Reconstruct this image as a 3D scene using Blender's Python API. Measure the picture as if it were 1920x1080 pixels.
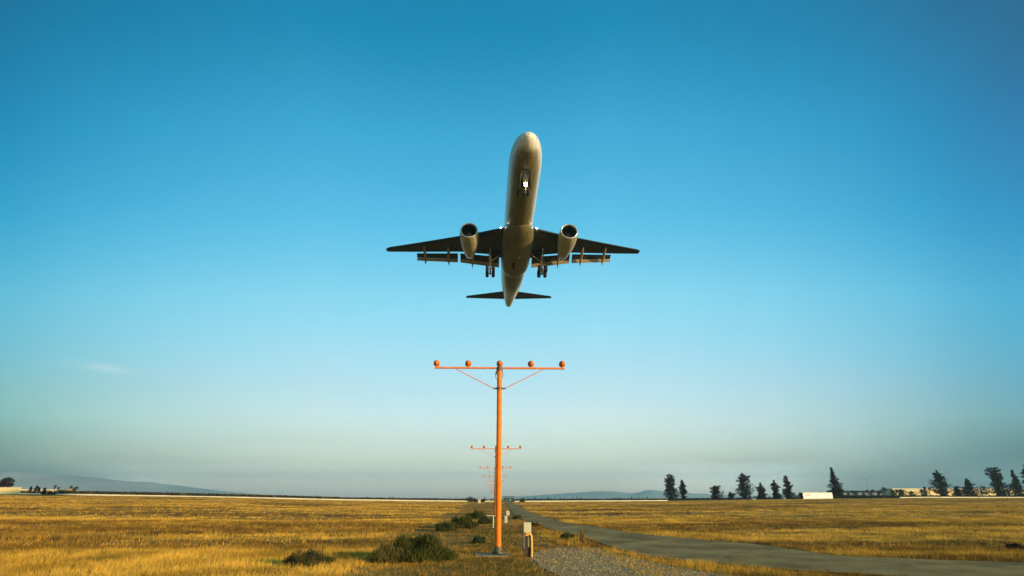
import bpy, bmesh, math, random
import numpy as np
from mathutils import Matrix, Vector
R = math.radians
rng = np.random.default_rng(7)
random.seed(7)
scene = bpy.context.scene
COL = scene.collection
for _o in list(bpy.data.objects): bpy.data.objects.remove(_o)

# ------------------------------------------------------------------ camera
F, PITCH, YAW, CAMZ = 1036.7, R(20.917), R(1.736), 1.48     # F in pixels of a 1920 px wide frame
cam = bpy.data.cameras.new('camera'); cam_o = bpy.data.objects.new('camera', cam); COL.objects.link(cam_o)
cam.sensor_width = 36.0; cam.lens = F/1920*36; cam.clip_start = .1; cam.clip_end = 40000
Mc = Matrix.Rotation(-PITCH, 3, 'X') @ Matrix.Rotation(YAW, 3, 'Z')        # world -> camera axes (y forward)
Mi = Mc.transposed()
cam_o.location = (0, 0, CAMZ)
cam_o.rotation_euler = (Mi @ Matrix.Rotation(R(90), 3, 'X')).to_euler()
scene.camera = cam_o

# ------------------------------------------------------------------ sun, sky, exposure
SUN_EL, SUN_AZ = R(10.0), R(127)                  # azimuth clockwise from +Y: behind the camera, to its right
sun = bpy.data.lights.new('sun', 'SUN'); sun_o = bpy.data.objects.new('sun', sun); COL.objects.link(sun_o)
sun.energy = 3.1; sun.angle = R(.53); sun.color = (1.0, .74, .42)
sd = Vector((math.sin(SUN_AZ)*math.cos(SUN_EL), math.cos(SUN_AZ)*math.cos(SUN_EL), math.sin(SUN_EL)))
sun_o.rotation_euler = sd.to_track_quat('Z', 'Y').to_euler(); sun_o.location = (60, -60, 60)
scene.view_settings.view_transform = 'Standard'; scene.view_settings.look = 'None'
scene.view_settings.gamma = 1; scene.view_settings.exposure = 1.0
W = bpy.data.worlds.new('World'); scene.world = W; W.use_nodes = True
nt = W.node_tree; nt.nodes.clear()
def N(t, typ, **kw):
    n = t.nodes.new(typ)
    for k, v in kw.items(): setattr(n, k, v)
    return n
out = N(nt, 'ShaderNodeOutputWorld'); bg = N(nt, 'ShaderNodeBackground')
sky = N(nt, 'ShaderNodeTexSky', sky_type='NISHITA', sun_disc=False, sun_elevation=SUN_EL, sun_rotation=SUN_AZ,
        altitude=300, air_density=1.0, dust_density=1.0, ozone_density=2.0)
tc = N(nt, 'ShaderNodeTexCoord'); sep = N(nt, 'ShaderNodeSeparateXYZ'); nt.links.new(tc.outputs['Generated'], sep.inputs[0])
# colour of the clear air by height above the horizon, straight ahead and towards either side (factors on the physical sky)
#SKY0
SKY = [(-0.6526, [(0.000, (0.285, 0.313, 0.227)), (0.046, (0.285, 0.313, 0.227)), (0.073, (0.276, 0.345, 0.284)), (0.102, (0.322, 0.455, 0.386)), (0.143, (0.337, 0.479, 0.413)), (0.190, (0.284, 0.531, 0.488)), (0.257, (0.235, 0.591, 0.563)), (0.355, (0.069, 0.537, 0.572)), (0.453, (0.002, 0.433, 0.526)), (0.510, (0.000, 0.372, 0.453)), (0.563, (0.000, 0.294, 0.365))]),
       (-0.5929, [(0.000, (0.548, 0.540, 0.508)), (0.049, (0.548, 0.540, 0.508)), (0.077, (0.486, 0.504, 0.438)), (0.109, (0.511, 0.570, 0.494)), (0.152, (0.479, 0.578, 0.507)), (0.203, (0.421, 0.633, 0.560)), (0.274, (0.351, 0.707, 0.644)), (0.379, (0.141, 0.659, 0.670)), (0.482, (0.042, 0.565, 0.631)), (0.541, (0.017, 0.496, 0.558)), (0.596, (0.003, 0.409, 0.481))]),
       (-0.5127, [(0.000, (1.540, 1.543, 1.825)), (0.024, (1.540, 1.543, 1.825)), (0.052, (0.720, 0.664, 0.640)), (0.082, (0.720, 0.665, 0.591)), (0.117, (0.705, 0.684, 0.598)), (0.163, (0.641, 0.681, 0.594)), (0.217, (0.578, 0.757, 0.654)), (0.294, (0.471, 0.837, 0.733)), (0.405, (0.216, 0.788, 0.770)), (0.514, (0.090, 0.714, 0.756)), (0.576, (0.030, 0.621, 0.668)), (0.632, (0.001, 0.521, 0.589))]),
       (-0.4156, [(0.000, (1.510, 1.414, 1.671)), (0.026, (1.510, 1.414, 1.671)), (0.055, (0.953, 0.852, 0.836)), (0.087, (0.852, 0.748, 0.667)), (0.124, (0.879, 0.777, 0.673)), (0.173, (0.812, 0.803, 0.694)), (0.230, (0.721, 0.866, 0.732)), (0.312, (0.589, 0.962, 0.821)), (0.430, (0.292, 0.919, 0.871)), (0.545, (0.145, 0.856, 0.874)), (0.608, (0.063, 0.759, 0.793)), (0.666, (0.013, 0.653, 0.719))]),
       (-0.3009, [(0.000, (1.572, 1.531, 1.986)), (0.018, (1.572, 1.531, 1.986)), (0.027, (1.630, 1.504, 1.779)), (0.058, (1.162, 0.990, 0.942)), (0.092, (1.005, 0.846, 0.742)), (0.130, (1.057, 0.891, 0.767)), (0.182, (0.946, 0.894, 0.763)), (0.242, (0.866, 0.986, 0.816)), (0.329, (0.705, 1.098, 0.917)), (0.453, (0.364, 1.064, 0.997)), (0.572, (0.188, 1.009, 1.013)), (0.637, (0.102, 0.906, 0.921)), (0.695, (0.012, 0.784, 0.844))]),
       (0.1898, [(0.000, (2.005, 1.818, 2.223)), (0.028, (2.005, 1.818, 2.223)), (0.060, (1.476, 1.253, 1.196)), (0.096, (1.414, 1.176, 1.027)), (0.135, (1.477, 1.219, 1.042)), (0.190, (1.329, 1.240, 1.060)), (0.253, (1.213, 1.366, 1.125)), (0.343, (0.986, 1.532, 1.274)), (0.473, (0.491, 1.454, 1.357)), (0.595, (0.254, 1.358, 1.353)), (0.662, (0.115, 1.185, 1.211)), (0.721, (0.005, 1.009, 1.096))]),
       (0.3303, [(0.000, (2.741, 2.685, 3.413)), (0.027, (2.741, 2.685, 3.413)), (0.059, (1.428, 1.226, 1.163)), (0.092, (1.380, 1.187, 1.063)), (0.131, (1.430, 1.223, 1.068)), (0.183, (1.313, 1.273, 1.110)), (0.244, (1.157, 1.372, 1.162)), (0.332, (0.943, 1.543, 1.311)), (0.457, (0.440, 1.418, 1.354)), (0.576, (0.200, 1.295, 1.325)), (0.642, (0.068, 1.094, 1.160)), (0.700, (0.005, 0.906, 1.015))]),
       (0.4458, [(0.000, (2.645, 2.776, 3.751)), (0.026, (2.645, 2.776, 3.751)), (0.056, (1.136, 1.028, 1.026)), (0.088, (1.242, 1.121, 1.039)), (0.125, (1.273, 1.158, 1.047)), (0.175, (1.161, 1.194, 1.077)), (0.233, (1.005, 1.304, 1.150)), (0.316, (0.807, 1.449, 1.278)), (0.435, (0.341, 1.295, 1.284)), (0.551, (0.122, 1.128, 1.206)), (0.615, (0.018, 0.941, 1.042)), (0.672, (0.000, 0.756, 0.888))]),
       (0.5314, [(0.000, (0.922, 0.924, 1.009)), (0.053, (0.922, 0.924, 1.009)), (0.084, (0.969, 0.963, 0.934)), (0.119, (0.994, 0.997, 0.941)), (0.166, (0.933, 1.068, 1.013)), (0.221, (0.790, 1.154, 1.068)), (0.300, (0.614, 1.276, 1.186)), (0.414, (0.224, 1.117, 1.168)), (0.525, (0.054, 0.942, 1.066)), (0.587, (0.011, 0.757, 0.890)), (0.644, (0.000, 0.574, 0.720))]),
       (0.6038, [(0.000, (0.365, 0.209, 0.203)), (0.023, (0.365, 0.209, 0.203)), (0.051, (0.421, 0.515, 0.613)), (0.080, (0.574, 0.661, 0.677)), (0.113, (0.671, 0.790, 0.793)), (0.157, (0.637, 0.861, 0.867)), (0.209, (0.528, 0.958, 0.958)), (0.283, (0.406, 1.073, 1.069)), (0.391, (0.080, 0.900, 1.027)), (0.497, (0.001, 0.700, 0.872)), (0.557, (0.000, 0.561, 0.718)), (0.613, (0.000, 0.377, 0.537))]),
       (0.6513, [(0.000, (0.182, 0.202, 0.285)), (0.022, (0.182, 0.202, 0.285)), (0.048, (0.117, 0.206, 0.292)), (0.076, (0.277, 0.415, 0.464)), (0.108, (0.411, 0.606, 0.648)), (0.150, (0.393, 0.674, 0.727)), (0.200, (0.319, 0.777, 0.837)), (0.270, (0.233, 0.879, 0.955)), (0.373, (0.029, 0.711, 0.888)), (0.475, (0.001, 0.539, 0.733)), (0.534, (0.000, 0.405, 0.566)), (0.589, (0.000, 0.310, 0.448))]),
       (0.6925, [(0.000, (0.008, 0.038, 0.081)), (0.053, (0.008, 0.038, 0.081)), (0.073, (0.108, 0.257, 0.339)), (0.103, (0.244, 0.480, 0.550)), (0.143, (0.253, 0.556, 0.652)), (0.191, (0.169, 0.660, 0.777)), (0.258, (0.118, 0.745, 0.865)), (0.356, (0.000, 0.596, 0.806)), (0.454, (0.000, 0.435, 0.645)), (0.511, (0.000, 0.295, 0.482)), (0.564, (0.000, 0.170, 0.344))])]
#SKY1
def sky_ramp(tab):
    r = N(nt, 'ShaderNodeValToRGB'); nt.links.new(sep.outputs['Z'], r.inputs[0]); el = r.color_ramp.elements
    while len(el) > 1: el.remove(el[0])
    el[0].position = tab[0][0]; el[0].color = (*[c/4 for c in tab[0][1]], 1)
    for p_, c_ in tab[1:]:
        e = el.new(p_); e.color = (*[c/4 for c in c_], 1)
    r.color_ramp.interpolation = 'LINEAR'
    return r.outputs[0]
def mth(op, a, b=None, clamp=False):
    n = N(nt, 'ShaderNodeMath', operation=op, use_clamp=clamp)
    for i, x in enumerate((a, b)):
        if x is None: continue
        if isinstance(x, (int, float)): n.inputs[i].default_value = x
        else: nt.links.new(x, n.inputs[i])
    return n.outputs[0]
# blend the tables by how far to the left or right of the view's middle the direction points
cur = None; prev = None
for x_, tab in SKY:
    c_ = sky_ramp(tab)
    if cur is None: cur = c_
    else:
        n = N(nt, 'ShaderNodeMix', data_type='RGBA'); mr = N(nt, 'ShaderNodeMapRange', interpolation_type='LINEAR')
        nt.links.new(sep.outputs['X'], mr.inputs['Value']); mr.inputs['From Min'].default_value = prev; mr.inputs['From Max'].default_value = x_
        nt.links.new(mr.outputs[0], n.inputs['Factor']); nt.links.new(cur, n.inputs[6]); nt.links.new(c_, n.inputs[7]); cur = n.outputs[2]
    prev = x_
mul = N(nt, 'ShaderNodeMix', data_type='RGBA', blend_type='MULTIPLY'); mul.inputs['Factor'].default_value = 1
nt.links.new(sky.outputs[0], mul.inputs[6]); nt.links.new(cur, mul.inputs[7])
vs = N(nt, 'ShaderNodeVectorMath', operation='SCALE'); nt.links.new(mul.outputs[2], vs.inputs[0]); vs.inputs['Scale'].default_value = 4.
# a faint cirrus wisp low on the left
def dirv(u, v): return (Mi @ Vector(((u-960)/F, 1, (540-v)/F))).normalized()
w0 = dirv(192, 690); w1 = (dirv(240, 697)-dirv(140, 683)).normalized(); w2 = w0.cross(w1).normalized()
nz_ = N(nt, 'ShaderNodeTexNoise'); nz_.inputs['Scale'].default_value = 28; nz_.inputs['Detail'].default_value = 5; nt.links.new(tc.outputs['Generated'], nz_.inputs['Vector'])
sb_ = N(nt, 'ShaderNodeVectorMath', operation='SUBTRACT'); nt.links.new(tc.outputs['Generated'], sb_.inputs[0]); sb_.inputs[1].default_value = w0
def dotax(a, k):
    n = N(nt, 'ShaderNodeVectorMath', operation='DOT_PRODUCT'); nt.links.new(sb_.outputs[0], n.inputs[0]); n.inputs[1].default_value = a
    return mth('POWER', mth('DIVIDE', mth('ADD', n.outputs['Value'], mth('MULTIPLY', mth('SUBTRACT', nz_.outputs['Fac'], .5), k*.9)), k), 2.)
wisp = mth('MULTIPLY', mth('POWER', 2.718, mth('MULTIPLY', mth('ADD', dotax(w1, .035), dotax(w2, .0055)), -1.)), nz_.outputs['Fac'])
wm = N(nt, 'ShaderNodeMix', data_type='RGBA'); nt.links.new(mth('MULTIPLY', wisp, .6), wm.inputs['Factor'])
nt.links.new(vs.outputs[0], wm.inputs[6]); wm.inputs[7].default_value = (3.2, 3.5, 3.5, 1)
nt.links.new(wm.outputs[2], bg.inputs[0]); bg.inputs[1].default_value = .15
nt.links.new(bg.outputs[0], out.inputs[0])

# ------------------------------------------------------------------ helpers
def at(u, v, Y):
    """point of world depth Y that the photograph shows at pixel (u, v)"""
    d = Mi @ Vector(((u-960)/F, 1, (540-v)/F))
    t = Y/d.y
    return Vector((t*d.x, Y, CAMZ + t*d.z))
EDGE = [(-60,926.5),(32,927),(160,928.8),(300,931),(460,934),(620,937.8),(750,939.5),(900,941.3),(970,941.3),
        (1230,940),(1400,937.6),(1500,936),(1740,933.6),(1980,934)]
EY = 190.
_ga = []; _gz = []
for u_, v_ in EDGE:
    q = at(u_, v_, EY); _ga.append(q.x/EY); _gz.append(q.z)
def H(x, y):
    x = np.asarray(x, float); y = np.asarray(y, float)
    a = x/np.maximum(y, 1.)
    s = np.clip(y/EY, 0, 1.03)**1.6
    k = np.clip((y-8)/60, 0, 1)
    return np.interp(a, _ga, _gz)*s*k
def gp(u, v):
    lo, hi = 4., EY-1
    for _ in range(50):
        m = (lo+hi)/2; q = at(u, v, m)
        if q.z > float(H(q.x, m)): lo = m
        else: hi = m
    q = at(u, v, lo); return q
def h2(ix, iy, s):
    n = (ix.astype(np.int64)*374761393 + iy.astype(np.int64)*668265263 + s*974634777) & 0xffffffff
    n = ((n ^ (n >> 13))*1274126177) & 0xffffffff
    return ((n ^ (n >> 16)) & 0xffff)/65535.
def vn(x, y, s=0):
    ix = np.floor(x); iy = np.floor(y); fx = x-ix; fy = y-iy
    fx = fx*fx*(3-2*fx); fy = fy*fy*(3-2*fy)
    a = h2(ix, iy, s); b = h2(ix+1, iy, s); c = h2(ix, iy+1, s); d = h2(ix+1, iy+1, s)
    return (a*(1-fx)+b*fx)*(1-fy)+(c*(1-fx)+d*fx)*fy
def fbm(x, y, s=0, o=4):
    r = 0; a = .5; t = 0
    for k in range(o):
        r = r + a*vn(x*2**k, y*2**k, s+k*17); t += a; a *= .55
    return r/t

def mat(name, col, rough=.6, metal=0., var=.12, scale=6., spec=.5, bump=0., emit=None, estr=0., attr=None, coat=0.):
    m = bpy.data.materials.new(name); m.use_nodes = True; t = m.node_tree
    b = t.nodes['Principled BSDF']
    b.inputs['Roughness'].default_value = rough; b.inputs['Metallic'].default_value = metal
    b.inputs['Specular IOR Level'].default_value = spec
    b.inputs['Coat Weight'].default_value = coat
    co = N(t, 'ShaderNodeTexCoord'); nz = N(t, 'ShaderNodeTexNoise'); nz.inputs['Scale'].default_value = scale
    nz.inputs['Detail'].default_value = 6
    t.links.new(co.outputs['Object'], nz.inputs['Vector'])
    rp = N(t, 'ShaderNodeValToRGB'); t.links.new(nz.outputs['Fac'], rp.inputs[0])
    rp.color_ramp.elements[0].position = .3; rp.color_ramp.elements[1].position = .7
    rp.color_ramp.elements[0].color = (*[c*(1-var) for c in col], 1)
    rp.color_ramp.elements[1].color = (*[min(1, c*(1+var)) for c in col], 1)
    src = rp.outputs[0]
    if attr:
        at_ = N(t, 'ShaderNodeAttribute', attribute_name=attr)
        mx = N(t, 'ShaderNodeMix', data_type='RGBA', blend_type='MULTIPLY'); mx.inputs['Factor'].default_value = 1
        t.links.new(src, mx.inputs[6]); t.links.new(at_.outputs['Color'], mx.inputs[7]); src = mx.outputs[2]
    t.links.new(src, b.inputs['Base Color'])
    if bump:
        bp = N(t, 'ShaderNodeBump'); bp.inputs['Strength'].default_value = bump
        t.links.new(nz.outputs['Fac'], bp.inputs['Height']); t.links.new(bp.outputs[0], b.inputs['Normal'])
    if emit:
        b.inputs['Emission Color'].default_value = (*emit, 1); b.inputs['Emission Strength'].default_value = estr
    return m

def mesh_obj(name, verts, faces, m, parent=None, smooth=False, loc=None, colors=None):
    me = bpy.data.meshes.new(name)
    if isinstance(verts, np.ndarray):
        nf, k = faces.shape
        me.vertices.add(len(verts)); me.vertices.foreach_set('co', verts.astype(np.float32).ravel())
        me.loops.add(nf*k); me.loops.foreach_set('vertex_index', faces.astype(np.int32).ravel())
        me.polygons.add(nf); me.polygons.foreach_set('loop_start', np.arange(0, nf*k, k, dtype=np.int32))
        me.polygons.foreach_set('loop_total', np.full(nf, k, np.int32))
        me.update(calc_edges=True)
    else:
        me.from_pydata([tuple(v) for v in verts], [], faces); me.update()
    if colors is not None:
        ca = me.color_attributes.new('tint', 'FLOAT_COLOR', 'POINT')
        c4 = np.ones((len(verts), 4), np.float32); c4[:, :3] = colors
        ca.data.foreach_set('color', c4.ravel())
    if m: me.materials.append(m)
    if smooth: me.polygons.foreach_set('use_smooth', [True]*len(me.polygons))
    o = bpy.data.objects.new(name, me); COL.objects.link(o)
    if parent: o.parent = parent
    if loc is not None: o.location = loc
    return o
class MB:
    def __init__(s): s.v = []; s.f = []
    def add(s, v, f):
        b = len(s.v); s.v += [tuple(x) for x in v]; s.f += [tuple(i+b for i in q) for q in f]; return s
    def box(s, x0, x1, y0, y1, z0, z1, top=None):
        v = [(x0,y0,z0),(x1,y0,z0),(x1,y1,z0),(x0,y1,z0),(x0,y0,z1),(x1,y0,z1),(x1,y1,z1),(x0,y1,z1)]
        return s.add(v, [(0,3,2,1),(4,5,6,7),(0,1,5,4),(1,2,6,5),(2,3,7,6),(3,0,4,7)])
    def bar(s, a, b, r, r2=None, n=10, caps=True):
        a = Vector(a); b = Vector(b); r2 = r if r2 is None else r2
        d = (b-a).normalized(); x = d.orthogonal().normalized(); y = d.cross(x)
        v = []
        for c, rr in ((a, r), (b, r2)):
            for i in range(n):
                t = 2*math.pi*i/n; v.append(c + x*(rr*math.cos(t)) + y*(rr*math.sin(t)))
        f = [(i, (i+1) % n, n+(i+1) % n, n+i) for i in range(n)]
        if caps: f += [tuple(range(n-1, -1, -1)), tuple(range(n, 2*n))]
        return s.add(v, f)
    def tube(s, pts, r, n=8):
        pts = [Vector(p) for p in pts]; rr = r if isinstance(r, (list, tuple)) else [r]*len(pts)
        v = []; ref = None
        for i, p in enumerate(pts):
            d = (pts[min(i+1, len(pts)-1)]-pts[max(i-1, 0)]).normalized()
            x = d.orthogonal().normalized() if ref is None else (ref - d*ref.dot(d)).normalized()
            ref = x; y = d.cross(x)
            for k in range(n):
                t = 2*math.pi*k/n; v.append(p + x*(rr[i]*math.cos(t)) + y*(rr[i]*math.sin(t)))
        f = [(i*n+k, i*n+(k+1) % n, (i+1)*n+(k+1) % n, (i+1)*n+k) for i in range(len(pts)-1) for k in range(n)]
        f += [tuple(range(n-1, -1, -1)), tuple(range((len(pts)-1)*n, len(pts)*n))]
        return s.add(v, f)
    def lathe(s, prof, axis='z', c=(0,0,0), n=24, closed=False):
        v = []
        for a, r in prof:
            for i in range(n):
                t = 2*math.pi*i/n; p, q = r*math.cos(t), r*math.sin(t)
                v.append((c[0]+p, c[1]+q, c[2]+a) if axis == 'z' else (c[0]+p, c[1]+a, c[2]+q) if axis == 'y' else (c[0]+a, c[1]+p, c[2]+q))
        m = len(prof)
        f = [(i*n+k, i*n+(k+1) % n, (i+1)*n+(k+1) % n, (i+1)*n+k) for i in range(m-1) for k in range(n)]
        if closed: f += [tuple(range(n-1, -1, -1)), tuple(range((m-1)*n, m*n))]
        return s.add(v, f)
    def loft(s, rings, caps=True):
        n = len(rings[0]); v = [p for r_ in rings for p in r_]
        f = [(i*n+k, i*n+(k+1) % n, (i+1)*n+(k+1) % n, (i+1)*n+k) for i in range(len(rings)-1) for k in range(n)]
        if caps: f += [tuple(range(n-1, -1, -1)), tuple(range((len(rings)-1)*n, len(rings)*n))]
        return s.add(v, f)
    def build(s, name, m, parent=None, smooth=False, loc=None, bevel=0., auto=None):
        o = mesh_obj(name, s.v, s.f, m, parent, smooth or auto is not None, loc)
        bm = bmesh.new(); bm.from_mesh(o.data); bmesh.ops.recalc_face_normals(bm, faces=bm.faces); bm.to_mesh(o.data); bm.free()
        if auto is not None: o.data.set_sharp_from_angle(angle=R(auto))
        if bevel:
            md = o.modifiers.new('bevel', 'BEVEL'); md.width = bevel; md.segments = 2
        return o
def tag(o, label, cat, group=None, kind=None):
    if label: o['label'] = label
    if cat: o['category'] = cat
    if group: o['group'] = group
    if kind: o['kind'] = kind
    return o
def empty(name, loc=(0,0,0), rot=None):
    o = bpy.data.objects.new(name, None); COL.objects.link(o); o.location = loc; o.empty_display_size = .2
    if rot is not None: o.rotation_euler = rot
    return o
def copy_tree(o, parent=None):
    c = o.copy(); COL.objects.link(c)
    if parent: c.parent = parent
    for ch in list(o.children):
        if ch.name in COL.objects: copy_tree(ch, c)
    return c

# ------------------------------------------------------------------ ground
def axis_lines(d0, start, growth, lim):
    r = [0.]; d = d0
    while r[-1] < lim:
        if r[-1] > start: d *= growth
        r.append(r[-1]+d)
    r[-1] = lim; return r
xp = axis_lines(.9, 26, 1.045, 6400); XS = np.array([-x for x in xp[:0:-1]] + xp)
yp = axis_lines(.7, 40, 1.035, 6400); YS = np.array([-80, -50, -30, -18, -10, -5] + yp)
# road edges, read along the road
RL = [gp(u, v) for u, v in ((951,944),(955,952),(959,959),(965,966),(981,975),(1006,982),(1034,995),(1077,1003),(1107,1013),(1157,1030),(1207,1044))]
RR = [gp(u, v) for u, v in ((965,944),(990,958),(1023,970),(1057,980),(1123,990),(1173,999),(1257,1008),(1400,1020),(1481,1031),(1568,1044))]
def edgefn(P, near):
    P = sorted(P, key=lambda p: p.y); ys = [p.y for p in P]; xs = [p.x for p in P]
    y0, x0 = ys[0], xs[0]
    for dy, dx in near: ys.insert(0, y0-dy); xs.insert(0, x0+dx)
    ys.append(700); xs.append(xs[-1] + (xs[-1]-xs[-4])/(ys[-2]-ys[-5])*(700-ys[-2])*.15)
    return lambda y: np.interp(y, ys, xs)
xl = edgefn(RL, [(1.5,.9),(3.5,2.6),(6,6.5),(10,16),(15,40)])
xr = edgefn(RR, [(1,1.6),(2.5,5.),(4.5,11),(7,24),(12,60)])
def road_mask(x, y, pad=0.):
    w = .35*(vn(np.asarray(x)*1.1, np.asarray(y)*1.1, 5)-.5)
    return (x > xl(y)-pad+w) & (x < xr(y)+pad+w) & (y > -2)
GX, GY = np.meshgrid(XS, YS)
def relief(x, y):
    k = np.clip((np.hypot(x, y)-14)/20, 0, 1)*np.clip((EY+12-y)/25, 0, 1)
    off = np.clip((np.maximum(xl(y)-x, x-xr(y))-.6)/3, 0, 1)
    return (fbm(x*.07, y*.16, 3)-.5)*.42*k*off
GZ = H(GX, GY)+relief(GX, GY)
ny, nx = GX.shape
gv = np.stack([GX, GY, GZ], -1).reshape(-1, 3)
idx = np.arange(ny*nx).reshape(ny, nx)
gf = np.stack([idx[:-1,:-1], idx[:-1,1:], idx[1:,1:], idx[1:,:-1]], -1).reshape(-1, 4)

GOLD = np.array((.60,.300,.030)); STRAW = np.array((.78,.45,.066)); BROWN = np.array((.16,.072,.012)); GREEN = np.array((.060,.070,.012))
def strip(x, y):
    """1 on the weedy strip along the row of masts"""
    w = 3.2 + y*.02 + 2.5*(vn(x*.3, y*.12, 41)-.5)
    return np.clip((w-np.abs(x+.9))/1.6, 0, 1)*np.clip((EY-8-y)/40, 0, 1)
def tint(x, y, n):
    a = fbm(x*.055+.35*y*.05, y*.20, 11); b = fbm(x*.03, y*.11+40, 23); c = fbm(x*.35, y*.6, 31)
    s = strip(x, y)
    dk = (.55+.75*np.clip((fbm(x*.8, y*.8, 51)-.3)*2.2, 0, 1))[:, None]
    t = np.clip((a-.50)*7, 0, 1)[:, None]                       # brown sweeps
    col = GOLD*(1-c[:, None])+STRAW*c[:, None]
    jit = rng.random(n)[:, None]
    col = col*(1-t*.85*(jit > .2))+BROWN*t*.85*(jit > .2)
    g = np.clip((b-.60)*9, 0, 1)[:, None]*(jit > .35)
    col = col*(1-g*.6)+GREEN*g*.6
    sm = (s*(.45+.5*c))[:, None]
    col = col*dk*(1-sm)+(BROWN*1.1+GOLD*.36)*sm
    return col*(.72+.5*rng.random(n)[:, None])
cg = tint(gv[:, 0], gv[:, 1], len(gv))*.62
m_ground = mat('dry_soil', (1,1,1), .95, var=.35, scale=1.3, attr='tint', spec=.1, bump=.4)
tag(mesh_obj('ground', gv, gf, m_ground, smooth=True, colors=cg), None, None, kind='structure')

# ------------------------------------------------------------------ road and gravel
def sheet(name, ys, fa, fb, n, lift, m):
    v = []; f = []
    for y in ys:
        a, b = float(fa(y)), float(fb(y))
        for i in range(n+1):
            x = a+(b-a)*i/n; v.append((x, y, float(H(x, y))+float(relief(x, y))+lift))
    for j in range(len(ys)-1):
        for i in range(n):
            q = j*(n+1)+i; f.append((q, q+1, q+n+2, q+n+1))
    return mesh_obj(name, v, f, m, smooth=True)
ys = [1+.4*i for i in range(60)]+[25+1.2*i for i in range(50)]+[85+6*i for i in range(100)]
m_road = bpy.data.materials.new('asphalt'); m_road.use_nodes = True
def road_nodes(t):
    b = t.nodes['Principled BSDF']; b.inputs['Roughness'].default_value = .95; b.inputs['Specular IOR Level'].default_value = .05
    co = N(t, 'ShaderNodeTexCoord')
    n1 = N(t, 'ShaderNodeTexNoise'); n1.inputs['Scale'].default_value = .6; n1.inputs['Detail'].default_value = 8
    n2 = N(t, 'ShaderNodeTexNoise'); n2.inputs['Scale'].default_value = 60; n2.inputs['Detail'].default_value = 3
    vo = N(t, 'ShaderNodeTexVoronoi', feature='DISTANCE_TO_EDGE'); vo.inputs['Scale'].default_value = .33
    n3 = N(t, 'ShaderNodeTexNoise'); n3.inputs['Scale'].default_value = 1.5
    ad = N(t, 'ShaderNodeVectorMath', operation='ADD')
    t.links.new(co.outputs['Object'], n3.inputs['Vector']); t.links.new(co.outputs['Object'], ad.inputs[0]); t.links.new(n3.outputs['Color'], ad.inputs[1])
    t.links.new(ad.outputs[0], vo.inputs['Vector'])
    for n_ in (n1, n2): t.links.new(co.outputs['Object'], n_.inputs['Vector'])
    r1 = N(t, 'ShaderNodeValToRGB'); t.links.new(n1.outputs['Fac'], r1.inputs[0])
    e = r1.color_ramp.elements; e[0].position = .36; e[0].color = (.20,.128,.05,1); e[1].position = .64; e[1].color = (.38,.25,.10,1)
    r2 = N(t, 'ShaderNodeValToRGB'); t.links.new(n2.outputs['Fac'], r2.inputs[0])
    e = r2.color_ramp.elements; e[0].position = .35; e[0].color = (.65,.65,.65,1); e[1].position = .65; e[1].color = (1.25,1.22,1.12,1)
    r3 = N(t, 'ShaderNodeValToRGB'); t.links.new(vo.outputs['Distance'], r3.inputs[0])
    e = r3.color_ramp.elements; e[0].position = .0; e[0].color = (.35,.35,.35,1); e[1].position = .012; e[1].color = (1,1,1,1)
    m1 = N(t, 'ShaderNodeMix', data_type='RGBA', blend_type='MULTIPLY'); m1.inputs['Factor'].default_value = 1
    m2 = N(t, 'ShaderNodeMix', data_type='RGBA', blend_type='MULTIPLY'); m2.inputs['Factor'].default_value = 1
    t.links.new(r1.outputs[0], m1.inputs[6]); t.links.new(r2.outputs[0], m1.inputs[7])
    t.links.new(m1.outputs[2], m2.inputs[6]); t.links.new(r3.outputs[0], m2.inputs[7]); t.links.new(m2.outputs[2], b.inputs['Base Color'])
    bp = N(t, 'ShaderNodeBump'); bp.inputs['Strength'].default_value = .35; bp.inputs['Distance'].default_value = .02
    t.links.new(n2.outputs['Fac'], bp.inputs['Height']); t.links.new(bp.outputs[0], b.inputs['Normal'])
road_nodes(m_road.node_tree)
tag(sheet('service_road', ys, xl, xr, 10, .03, m_road), None, None, kind='structure')
# gravel apron between the junction box and the road
gl = lambda y: np.interp(y, [9, 12, 14, 16, 18, 19.5, 22], [2.2, 1.5, 1.15, 1.05, 1.2, 2.0, 3.1])
gr = lambda y: np.minimum(xl(y)-.15, np.interp(y, [9, 14, 18, 22], [7, 4.2, 3.4, 3.2]))
gys = [9+.25*i for i in range(43)]
m_gravel = mat('gravel', (.30,.195,.08), .95, var=.55, scale=14, spec=.15, bump=.8)
tag(sheet('gravel', gys, gl, gr, 14, .012, m_gravel), None, None, kind='structure')

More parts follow.
